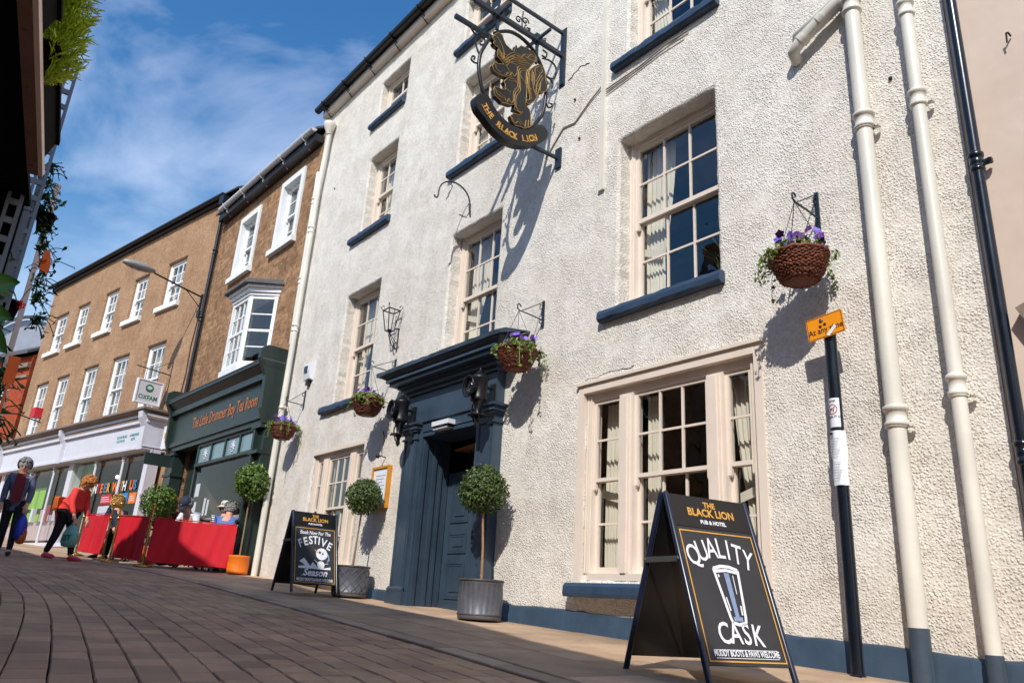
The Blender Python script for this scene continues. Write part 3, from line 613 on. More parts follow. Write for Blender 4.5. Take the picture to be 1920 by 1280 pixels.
q=MB(); q.box(-8.11,-6.99,.34,.38,1.5,1.56); q.box(-8.11,-6.99,.6,.62,1.56,2.0); q.build('fanlight_frame','slate_blue',door)
q=MB(); q.face([(-8.1,.36,1.86),(-7.0,.36,1.95),(-7.0,1.2,1.95),(-8.1,1.2,1.86)]); q.build('passage_ceiling','wood_ceiling',pub)
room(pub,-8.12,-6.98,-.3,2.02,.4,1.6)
q=MB(); q.box(-8.2,-6.9,-.12,.34,-.5,-.085); q.build('door_step','flag',pub)
# white strip light under the frieze
q=MB(); q.box(-7.78,-7.42,-.20,-.06,2.02,2.075); q.box(-7.76,-7.44,-.19,-.07,1.985,2.02,1)
for k in range(12): q.box(-7.75+k*.026,-7.738+k*.026,-.195,-.065,1.975,1.986,0)
q.build('door_heater',['alarm_white','iron_black'],pub)
# ---- pipes
CG=.12
pipe(pub,[(-2.28,-.085,9.4),(-2.28,-.085,-.5)],.058,'pipe_white',collars=[(-2.275,-.085,3.63),(-2.275,-.085,1.34),(-2.28,-.085,4.72)],clips=[(-2.28,-.085,3.57),(-2.28,-.085,1.28)],lower=(.03,-.5,'pipe_blue'))
pipe(pub,[(-1.88,-.085,9.4),(-1.88,-.085,-.5)],.045,'pipe_white',collars=[(-1.88,-.085,3.62),(-1.88,-.085,1.48),(-1.88,-.085,4.42)],clips=[(-1.88,-.085,3.58),(-1.88,-.085,1.42)],lower=(-.09,-.5,'pipe_blue'))
# waste branches joining the thick pipe
pipe(pub,[(-2.30,-.09,4.86),(-2.42,-.10,4.80),(-2.52,-.10,4.75),(-2.74,-.10,4.63),(-2.80,-.09,4.58),(-2.82,0,4.55)],.05,'pipe_white','waste_pipe',collars=[])
for (a,b_) in (((-2.50,-.10,4.76),(-2.55,-.10,4.733)),((-2.68,-.10,4.663),(-2.72,-.10,4.641))): q=MB(); q.tube([a,b_],.058,18); q.build('pipe_collar','pipe_white',pub)
pipe(pub,[(-2.30,-.05,4.98),(-2.6,-.05,4.86),(-2.80,-.05,4.78),(-2.83,0,4.76)],.022,'pipe_white','waste_pipe')
pipe(pub,[(-2.30,-.06,4.94),(-2.6,-.06,4.81),(-2.78,-.06,4.73),(-2.81,0,4.72)],.02,'pipe_white','waste_pipe')
pipe(pub,[(-1.58,-.07,9.4),(-1.58,-.07,-.5)],.035,'pipe_black',collars=[(-1.58,-.07,2.96),(-1.58,-.07,1.02)],clips=[(-1.58,-.07,2.96),(-1.58,-.07,1.02)],label='glossy black downpipe at the right end')
# corner pipes, left
o=pipe(pub,[(-12.74,-.10,8.8),(-12.78,-.10,8.2),(-12.86,-.10,7.6),(-12.90,-.10,4),(-12.97,-.10,-.2)],.05,'pipe_white',collars=[(-12.88,-.10,6.6),(-12.9,-.10,4.6)],clips=[(-12.9,-.1,3.1)])
q=MB(); q.lathe([(.05,-.2),(.06,-.15),(.10,-.06),(.115,0),(.12,.06),(.10,.07)],(-12.74,-.12,8.86),16); q.build('hopper','pipe_white',o)
pipe(pub,[(-13.06,-.075,7.95),(-13.06,-.075,4.9),(-12.99,-.09,4.3)],.04,'pipe_white',collars=[(-13.06,-.075,7.3),(-13.06,-.075,5.6)])
# casing strip beside the middle windows + cable + fixings
q=MB(); q.box(-5.17,-5.11,-.03,-.001,4.31,8.8); q.box(-5.18,-5.10,-.035,-.001,4.26,4.31); q.build('cable_casing','pipe_white',pub)
q=MB(); q.tube([(-5.14,-.02,5.62),(-5.35,-.015,5.52),(-5.6,-.012,5.35),(-5.8,-.012,5.38),(-6.1,-.01,5.1)],.009,6); q.tube([(-3.95,-.02,5.6),(-4.2,-.02,5.61),(-4.6,-.015,5.55),(-5.1,-.015,5.53)],.009,6); q.tube([(-4.0,-.02,5.56),(-4.3,-.02,5.56),(-4.7,-.015,5.51),(-5.1,-.015,5.47)],.007,6); q.build('cable','cable',pub)
q=MB()
for (x,z) in((-5.62,5.68),(-5.52,5.1),(-2.08,3.95),(-12.3,7.3)): q=MB(); q.ball((x,-.01,z),.016,0,8,5); q.build('wall_fixing','rust',pub)
# hairline cracks in the render (thin dark inlays)
q=MB()
def crack(pts,w=.006):
    P=[];
    for a,b in zip(pts,pts[1:]):
        for k in range(6):
            t=k/6; P.append((a[0]+(b[0]-a[0])*t+random.uniform(-.02,.02),-.004,a[1]+(b[1]-a[1])*t+random.uniform(-.012,.012)))
    q=MB(); q.tube(P,[random.uniform(.3,1)*w for _ in P],5,0); q.build('render_crack','crack',pub)
crack([(-8.2,5.7),(-8.15,5.55),(-8.3,5.4)],.010); crack([(-7.9,5.05),(-7.72,4.92),(-7.6,5.0)]); crack([(-5.3,2.18),(-4.9,2.21),(-4.6,2.2)],.003); crack([(-5.75,6.02),(-5.55,6.12),(-5.35,6.05)]); crack([(-9.3,2.2),(-9.25,2.0)],.01)
# neighbour on the right
nb=thing('neighbour_building','smooth pinkish beige rendered building to the right of the black downpipe','building',(3,0,-.4))
q=MB()
def tri_wall(x0,x1,z0,z1):
    q.face([(x0,.012,z0),(x1,.012,z0),(x1,.012,z1),(x0,.012,z1)])
q.box(-1.655,9,.012,7,-1.5,9.8); nw=q.build('wall','pink_render',nb)
q=MB(); q.box(-1.62,9.05,-.1,7.1,9.8,9.95); q.build('roof','slate_roof',nb)
q=MB(); q.tube([(-1.28,.0,3.84),(-1.28,-.05,3.84),(-1.29,-.055,3.84)],.006,6); q.tube([(-1.29,-.05,3.845),(-1.30,-.03,3.78)],.006,6); q.build('hook','rust',nw)
q=MB(); q.prism([(-1.50,1.90),(-1.38,1.95),(-1.38,1.72),(-1.42,1.72)],lambda a,b,t:(a,t,b),-.08,.011); q.build('stone_bracket','dull_render',nw)
# ------------------------------------------------------------------ tea room building (local frame: x along the front, -y to the street)
TA=R(2.11); tea=thing('tea_room_building','narrow brown stone building with white oriel window and dark green shopfront','building',(-13.19,0,0),TA,local=True)
def box_of(parent,holes,x0,x1,z0,z1,wm,depth,name='front_wall',dd=.2,rmi=None,mats=None,back=8):
    mb=MB(); wall_holes(mb,x0,x1,z0,z1,holes,dd,rough=.004,rmi=rmi); o=mb.build(name,mats or wm,parent)
    mb=MB(); mb.face([(x0,0,z0),(x0,0,z1),(x0,back,z1),(x0,back,z0)]); mb.face([(x1,0,z0),(x1,0,z1),(x1,back,z1),(x1,back,z0)]); mb.face([(x0,back,z0),(x1,back,z0),(x1,back,z1),(x0,back,z1)])
    mb.face([(x0,0,z1),(x0,back/2,z1+back*.33),(x0,back,z1)]); mb.face([(x1,0,z1),(x1,back/2,z1+back*.33),(x1,back,z1)]); mb.build('side_wall',wm,parent); return o
TH=[(-4.02,-2.88,6.85,8.42),(-1.80,-.70,6.85,8.50)]
ORX=(-2.45,-1.0) # oriel span at wall
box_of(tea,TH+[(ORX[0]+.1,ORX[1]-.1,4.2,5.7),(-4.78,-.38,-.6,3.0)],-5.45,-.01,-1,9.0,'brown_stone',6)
q=MB()
for a,b in ((-.22,4),(8.2,4)):
    q.hexa([(-5.45,a,8.98),(-.02,a,8.98),(-.02,b,11.9),(-5.45,b,11.9),(-5.45,a,9.03),(-.02,a,9.03),(-.02,b,11.95),(-5.45,b,11.95)])
q.build('roof','slate_roof',tea)
gutter(tea,-5.0,-.02,-.26,8.98,.07,'gutter_grey',every=1.05)
q=MB(); q.box(-5.2,-.03,-.2,-.003,8.74,8.9); q.build('fascia_board','gutter_black',tea)
for h in TH:
    w=window(tea,h[0]+.13,h[1]-.13,h[2],h[3]-.14,yr=.10,cols=2,rows=2,paint='white_paint',curtain=None,jamb=.05)
    q=MB(); a,b,c,d=h
    q.box(a,a+.13,-.03,.16,c,d); q.box(b-.13,b,-.03,.16,c,d); q.box(a+.13,b-.13,-.032,.16,d-.14,d); q.build('surround','white_paint',w)
    q=MB(); q.box(a-.06,b+.06,-.10,.12,c-.12,c+.002); q.build('sill','white_paint',w)
# oriel
orl=MB(); zb,zt=4.15,5.62
fx0,fx1=-2.25,-1.40; P0=(ORX[0],0);P1=(fx0,-.42);P2=(fx1,-.42);P3=(ORX[1],0)
def opoly(e): return [(P0[0]-e,0),(P1[0]-e*.7,P1[1]-e),(P2[0]+e*.7,P2[1]-e),(P3[0]+e,0)]
for (z0,z1,e) in ((zt,zt+.06,.03),(zt+.06,zt+.14,.07),(zt+.14,zt+.2,.12),(zb-.12,zb,.04),(zb-.2,zb-.12,.01)):
    orl.prism(opoly(e),lambda a,b,t:(a,b,t),z0,z1)
for (p,q_) in((P0,P1),(P1,P2),(P2,P3)):
    pv=Vector((*p,0)); qv=Vector((*q_,0)); d=(qv-pv); L_=d.length; d.normalize(); nrm=Vector((d.y,-d.x,0))
    def F(a,b,z): v=pv+d*a-nrm*b; return (v.x,v.y,z)
    def bx(a0,a1,b0,b1,z0,z1,mb=orl): mb.hexa([F(a0,b0,z0),F(a1,b0,z0),F(a1,b1,z0),F(a0,b1,z0),F(a0,b0,z1),F(a1,b0,z1),F(a1,b1,z1),F(a0,b1,z1)])
    bx(0,.07,-.01,.09,zb,zt); bx(L_-.07,L_,-.01,.09,zb,zt); bx(.07,L_-.07,0,.07,zb,zb+.09); bx(.07,L_-.07,0,.07,zt-.07,zt); zm=(zb+zt)/2
    bx(.07,L_-.07,.01,.06,zm-.025,zm+.025)
    k=3 if L_>.6 else 1
    for i in range(1,k): bx(.07+(L_-.14)*i/k-.012,.07+(L_-.14)*i/k+.012,.02,.05,zb+.09,zt-.07)
    for z in ((zb+zm)/2+.03,(zt+zm)/2-.02): bx(.07,L_-.07,.022,.048,z-.012,z+.012)
    
ow=orl.build('oriel_window','white_paint',tea)
g=MB()
for (p,q_) in((P0,P1),(P1,P2),(P2,P3)):
    g.face([(p[0],p[1]+.04,zb),(q_[0],q_[1]+.04,zb),(q_[0],q_[1]+.04,zt),(p[0],p[1]+.04,zt)])
g.build('pane','pane',ow)
q=MB()
for (z0,z1,e) in ((zt+.2,zt+.25,.2),(zt+.25,zt+.32,.12)): q.prism(opoly(e),lambda a,b,t:(a,b,t),z0,z1)
q.build('roof_lead','slate_roof',ow)
q=MB(); curtain_mb(q,fx0+.1,fx1-.1,zb+.1,zt-.1,-.25,'l',None,1,k=9,amp=.01); q.build('net_curtain','net',ow)
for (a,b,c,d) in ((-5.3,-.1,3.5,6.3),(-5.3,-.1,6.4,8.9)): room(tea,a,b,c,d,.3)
# shopfront
sf=MB(); Y=-.32; XL,XR=-5.22,-.02
sf.box(XL,XR,Y+.05,-.002,3.04,3.74)           # fascia board
sf.hexa([(XL,Y-.02,3.78),(XR,Y-.02,3.78),(XR,-.002,3.78),(XL,-.002,3.78),(XL-.06,Y-.14,3.92),(XR+.02,Y-.14,3.92),(XR+.02,-.002,3.92),(XL-.06,-.002,3.92)])
sf.box(XL-.08,XR+.02,Y-.17,-.002,3.92,3.98); sf.box(XL,XR,Y-.04,-.003,3.66,3.78); sf.box(XL,XR,Y+.02,-.004,2.94,3.04); sf.box(XL,XR,Y+.06,-.005,2.84,2.94)
for x in(XL-.02,-.13):   # end consoles
    sf.prism([(Y-.10,4.26),(Y-.22,4.18),(Y-.22,4.0),(Y-.15,3.86),(Y-.07,3.70),(Y-.05,3.1),(Y+.04,2.84),(-.003,2.84),(-.003,4.26)],lambda a,b,t,x=x:(x+t,a,b),0,.12)
sf.box(-5.22,-4.75,-.24,-.003,-.6,2.84); sf.box(-.40,-.03,-.22,-.003,-.6,2.84); sf.box(-.36,-.28,-.30,-.21,-.6,2.84)
for z in(2.3,2.76,.5): sf.box(-5.25,-4.72,-.27,-.003,z,z+.06); sf.box(-.42,-.02,-.32,-.003,z,z+.06)
sf.box(-4.75,-3.35,.10,.16,-.6,2.84); sf.box(-3.42,-3.34,-.20,.16,-.6,2.84)
sf.box(-3.35,-.40,-.20,-.12,-.6,.85); sf.box(-3.36,-.40,-.25,-.12,.85,.93)
sf.box(-3.35,-.40,-.24,-.14,2.36,2.42); sf.box(-3.35,-.40,-.21,-.14,2.78,2.84)
for x in (-2.62,-1.9,-1.18): sf.box(x-.025,x+.025,-.21,-.15,2.42,2.78)
so_=sf.build('shopfront','tea_green',tea)
q=MB(); q.box(XL-.08,XR+.02,Y-.18,-.002,3.981,4.0); q.build('lead_flashing','slate_roof',so_)
g=MB(); g.face([(-3.35,-.17,.93),(-.4,-.17,.93),(-.4,-.17,2.36),(-3.35,-.17,2.36)]); g.build('shop_window','shop_pane',so_)
g=MB(); g.face([(-3.35,-.175,2.42),(-.4,-.175,2.42),(-.4,-.175,2.78),(-3.35,-.175,2.78)]); g.build('transom_window','etched_pane',so_)
for x in(-2.98,-1.54):
    q=MB(); q.lathe([(.001,0),(.085,0),(.085,.004),(.001,.004)],(x,-.182,2.6),20,0,'y'); 
    for k in range(10): a=2*PI*k/10; q.ball((x+.085*cos(a),-.18,2.6+.095*sin(a)),.018,0,6,4)
    q.build('window_emblem','shop_grey_white',so_)
room(tea,-3.34,-.40,-.2,2.8,-.10,2.6,'shop_room')
for x,z,w_,h_ in((-3.2,1.75,.22,.26),(-3.22,1.42,.2,.22),(-2.6,1.35,.10,.34),(-2.42,1.35,.09,.3)):
    q=MB(); q.box(x,x+w_,-.163,-.158,z,z+h_); q.build('window_notice','paper',so_)
q=MB(); q.box(-3.2,-.6,.1,.5,.9,1.35); q.build('counter','shop_pink_wood',so_)
q=MB(); add_text_fit(q,'The Little Drummer Boy Tea Room',3.35,.24,lambda a,b:(-2.14+a,Y+.04,3.22+b),0,.008)
lt=q.build('sign_lettering','copper_letter',so_)
q=MB(); q.lathe([(.001,-.02),(.03,-.02),(.04,.03),(.001,.03)],(-.1,Y-.0,3.3),12,0,'y'); q.build('sign_stud','white_paint',so_)
# ------------------------------------------------------------------ long brown building with the white charity shopfront
BA=R(11.04); bro=thing('long_brown_building','long brown rendered building with two rows of white sash windows over a pale shopfront','building',(-18.64,-.20,0),BA,local=True)
UP=[(-2.66,-1.62),(-4.68,-3.76),(-6.62,-5.66),(-8.70,-7.74),(-10.50,-9.42)]; LO=[(-2.82,-1.78),(-4.92,-3.86),(-6.88,-5.84),(-8.92,-7.92),(-10.64,-9.56)]
BH=[(a,b,7.06,8.38) for a,b in UP]+[(a,b,4.12,6.0) for a,b in LO]
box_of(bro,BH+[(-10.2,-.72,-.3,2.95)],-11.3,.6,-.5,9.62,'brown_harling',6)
q=MB()
for a,b in ((-.15,4),(8.15,4)):
    q.hexa([(-11.42,a,9.62),(.66,a,9.62),(.66,b,12.4),(-11.42,b,12.4),(-11.42,a,9.66),(.66,a,9.66),(.66,b,12.44),(-11.42,b,12.44)])
rf=q.build('roof','slate_roof',bro)
q=MB(); q.box(-6.6,-5.2,3.2,4.6,11.5,13.1); ch=q.build('chimney','brown_stone',bro)
q=MB()
for x in(-6.3,-5.9,-5.5): q.lathe([(.12,13.1),(.14,13.15),(.10,13.5),(.12,13.55)],(x,3.9,0),12)
q.build('chimney_pot','terracotta',ch)
gutter(bro,-11.45,.1,-.16,9.64,.07,'gutter_black',brk=False); q=MB(); q.box(-11.3,.1,-.1,-.003,9.50,9.6); q.build('fascia_board','gutter_black',bro)
for (a,b,c,d) in BH:
    up=c>6.5
    w=window(bro,a,b,c,d,yr=.09,cols=3,rows=2 if not up else 2,paint='white_paint',net=True,jamb=.08,st=.05,bar=.028)
    q=MB(); 
    if up: q.box(a-.1,b+.1,-.09,.1,c-.13,c+.002)
    else: q.box(a-.02,b+.02,-.05,.1,c-.07,c+.002)
    q.build('sill','white_paint',w)
for (a,b,c,d) in ((-11.1,.4,3.5,6.6),(-11.1,.4,6.7,9.4)): room(bro,a,b,c,d,.3)
pipe(bro,[(.05,-.09,9.5),(.05,-.09,3.2)],.045,'gutter_black',collars=[(.05,-.09,8),(.05,-.09,6.2)])
q=MB(); q.box(-.06,.16,-.2,-.01,9.35,9.58); q.build('hopper','gutter_black',bro)
# shopfront
q=MB(); Y=-.55
q.box(-10.25,-.62,Y+.05,-.003,3.04,3.66)
q.box(-10.4,-.55,Y-.02,-.004,3.60,3.68); q.box(-10.45,-.5,Y-.06,-.005,3.74,3.80); q.box(-10.4,-.55,Y-.01,-.006,2.98,3.04)
for x in(-10.35,-5.5,-.80):
    q.prism([(Y-.10,3.92),(Y-.16,3.84),(Y-.14,3.7),(Y-.04,3.5),(Y-.03,2.96),(-.003,2.96),(-.003,3.92)],lambda a,b,t,x=x:(x+t,a,b),0,.16 if x>-10 and x<-2 else .22)
for x in(-10.3,-5.15,-.75): q.box(x,x+(.30 if x<-1 else .2),Y+.20,-.1,-.3,2.98); q.box(x-.03,x+.33,Y+.17,-.1,.9,1.0)
q.box(-10.2,-.8,Y+.15,-.1,.80,.90)
sfo=q.build('shopfront','shop_grey_white',bro)
q=MB(); q.box(-10.42,-.5,Y-.03,-.01,3.68,3.74); q.box(-10.5,-.45,Y-.20,-.003,3.88,3.93); q.hexa([(-10.4,Y-.04,3.80),(-.6,Y-.04,3.80),(-.6,-.02,3.80),(-10.4,-.02,3.80),(-10.5,Y-.18,3.88),(-.5,Y-.18,3.88),(-.5,-.02,3.88),(-10.5,-.02,3.88)]); q.build('cornice','dull_render',sfo)
q=MB(); q.box(-10.2,-.8,Y+.17,-.11,-.3,.80); q.build('stall_riser','concrete',sfo)
g=MB(); g.face([(-10.2,Y+.26,.9),(-5.1,Y+.26,.9),(-5.1,Y+.26,2.98),(-10.2,Y+.26,2.98)]); g.face([(-4.9,Y+.26,.9),(-.75,Y+.26,.9),(-.75,Y+.26,2.98),(-4.9,Y+.26,2.98)]); g.build('shop_window','shop_pane',sfo)
Y=-.40
for x in(-9.4,-7.75,-6.05,-3.35,-1.80):
    q=MB(); q.tube([(x,Y+.03,.9),(x,Y+.03,2.80)],.032,10); q.lathe([(.032,2.78),(.055,2.80),(.04,2.83),(.06,2.87),(.045,2.92),(.01,2.94)],(x,Y+.03,0),10); q.build('colonnette','shop_grey_white',sfo)
room(bro,-10.2,-.75,.0,2.97,-.2,3,'shop_room')
q=MB(); q.box(-10.1,-5.4,-.1,.1,1.0,1.5); 
q.build('display_bench','shop_pink_wood',sfo)
rr=random.Random(5)
for k in range(14):
    x=-9.9+k*.33+rr.random()*.1; m_=rr.choice(['poster_white','lime','poster_orange','poster_blue','shop_pink_wood','poster_red','paper'])
    q=MB(); q.box(x,x+.16+rr.random()*.1,-.2,-.1,1.5,1.6+rr.random()*.35); q.build('display_goods',m_,sfo)
q=MB(); q.face([(-4.9,-.05,2.1),(-4.0,-.05,2.1),(-4.2,-.05,2.97),(-4.95,-.05,2.97)]); q.face([(-9,-.0,1.9),(-7.4,-.0,1.9),(-7.4,-.0,2.5),(-9,-.0,2.5)]); q.build('green_panel','lime',sfo)
q=MB(); tx='VOLUNTEER WITH US'; cols=['poster_red','poster_orange','poster_blue','letter_yellow','chalk_white','poster_red','letter_pink']
x=-3.98; WC=['poster_red','poster_orange','poster_blue','letter_yellow','chalk_white','letter_pink']
for i,c in enumerate(tx):
    if c==' ': q.build('window_lettering',WC,sfo); q=MB()
    if c!=' ': add_text(q,c,.31,lambda a,b,x=x:(x+a,Y+.09,2.10+b),[5,1,2,3,4,0,1,2,3][i%9],.012,sx=.9)
    x+=.185 if c!='I' else .15
q.build('window_lettering',['poster_red','poster_orange','poster_blue','letter_yellow','chalk_white','letter_pink'],sfo)
for (x,z,w_,h_,m_) in((-2.76,1.80,.56,.24,'poster_red'),(-1.68,1.78,.38,.25,'poster_blue'),(-1.24,1.77,.36,.25,'poster_orange'),(-2.8,1.42,.6,.34,'poster_white')):
    q=MB(); q.box(x,x+w_,Y+.085,Y+.095,z,z+h_); o=q.build('poster',m_,sfo)
    q=MB(); 
    for k in range(3): q.box(x+.04,x+w_-.05-k*.03,Y+.080,Y+.084,z+.06+k*.05,z+.075+k*.05)
    q.build('poster_print','chalk_white' if m_!='poster_white' else 'print_grey',o)
q=MB(); 
for x in(-4.3,-2.2): q.ball((x,.6,2.72),.05,0)
q.build('spotlight','spot_bulb',sfo)
q=MB()
for (t,x,z,sz) in(('BOOKS MUSIC',-1.62,3.34,.085),('CLOTHING',-1.66,3.24,.085),('HOMEWARES',-.96,3.34,.085),('GIFTS',-1.0,3.24,.085)): add_text(q,t,sz,lambda a,b,x=x,z=z:(x-.25+a,-.55+.04,z+b),0,.002)
q.build('fascia_lettering','letter_teal',sfo)
q=MB(); q.box(-9.75,-9.38,-.22,-.002,4.78,5.08); q.build('alarm_box','poster_red',bro)
q=MB(); q.box(-.42,-.12,-.2,-.003,3.0,3.55); q.build('meter_box','alarm_white',bro)
q=MB(); q.box(-.34,-.22,-.205,-.199,3.25,3.38); q.build('warning_label','letter_yellow',bro)
# ------------------------------------------------------------------ beyond
red=thing('red_brick_building','orange red brick building beyond the far end of the long brown building','building',(-29.9,-2.45,0),R(22),local=True)
RH=[(-2.2,-1.0,4.6,6.2),(-4.6,-3.4,4.6,6.2),(-2.2,-1.0,1.4,3.1)]
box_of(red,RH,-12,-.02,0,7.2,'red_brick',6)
q=MB()
for a,b in ((-.25,4),(8.25,4)): q.hexa([(-12,a,7.2),(.0,a,7.2),(.0,b,9.6),(-12,b,9.6),(-12,a,7.3),(.0,a,7.3),(.0,b,9.7),(-12,b,9.7)])
q.build('roof','slate_roof',red)
q=MB(); q.box(-12,-.03,-.12,-.002,6.75,6.9); q.box(-12,-.03,-.06,-.002,5.9+.5,6.5); q.box(-12,-.03,-.08,-.002,3.5,3.7); q.build('stone_band','dull_render',red)
for h in RH: window(red,*h,yr=.1,paint='white_paint',cols=2)
room(red,-11,-.3,.5,7,.3)
dis=thing('distant_rounded_building','pale grey building with a rounded gable far beyond the red brick building','building',(-38,-1.75,.6))
q=MB(); P=[(1.6*cos(PI*k/16),1.5*sin(PI*k/16)) for k in range(17)]+[(-1.6,-9),(1.6,-9)]
q.prism(P,lambda a,b,t:(-38-t,-1.75+a,9.2+b),0,6); fixn(q.build('wall','distant_grey',dis))
q=MB(); P=[(1.7*cos(PI*k/16),1.62*sin(PI*k/16)) for k in range(17)]
for (a,b),(c,d) in zip(P,P[1:]): q.beam((-37.9,-1.75+a,9.2+b),(-37.9,-1.75+c,9.2+d),.12,.12)
q.build('roof','slate_roof',dis)
# houses across the street (behind the camera): they shade the road and show in the panes
def opp(name,label,xa,xb,prof,wm,y0=-7.5,grp=None,chim=False):
    o=thing(name,label,'building',((xa+xb)/2,y0-3,-.4)); q=MB()
    q.prism([(xa,-1.5)]+[(xb,-1.5)]+prof[::-1],lambda a,b,t:(a,t,b),y0,y0-7); fixn(q.build('wall',wm,o))
    q=MB()
    for (a,b),(c,d) in zip(prof,prof[1:]):
        q.hexa([(a,y0+.12,b+.004),(a,y0-7,b+.004),(c,y0-7,d+.004),(c,y0+.12,d+.004),(a,y0+.12,b+.12),(a,y0-7,b+.12),(c,y0-7,d+.12),(c,y0+.12,d+.12)])
    q.build('roof','slate_roof',o)
    if chim: q=MB(); q.box(-9.75,-9.15,y0-.55,y0+.1,6.5,7.96); q.build('chimney','brown_stone',o)
    n=max(1,int((xb-xa)/2.4)); 
    for f in range(2):
        for k in range(n):
            x=xa+(k+.5)*(xb-xa)/n; z=.9 if f==0 else 3.9
            q=MB(); q.box(x-.55,x+.55,y0+.001,y0+.03,z,z+1.5); w=q.build('window','white_paint',o)
            g=MB(); 
            for i in(0,1):
                for j in (0,1): g.box(x-.48+i*.5,x-.02+i*.5,y0+.031,y0+.034,z+.06+j*.72,z+.7+j*.72)
            g.build('pane','dark_room',w)
    return o
opp('street_house','brown rendered gabled house across the street from the pub, behind the viewer',-9.9,1.2,[(-9.9,7.3),(-8.9,7.5),(-8.0,7.75),(-6.75,8.2),(-4.15,7.44),(-1.2,7.1),(-.1,6.5),(1.2,6.1)],'dull_render',chim=True)
opp('street_house','low pale stone house across the street from the tea room',-24,-9.95,[(-24,5.5),(-13.7,5.5),(-11.3,6.3),(-10.3,7.0),(-9.95,7.25)],'brown_stone')
opp('street_house','low rendered house across the street at the right, behind the viewer',1.25,20,[(1.25,6.05),(6,5.2),(20,5.2)],'pink_render')

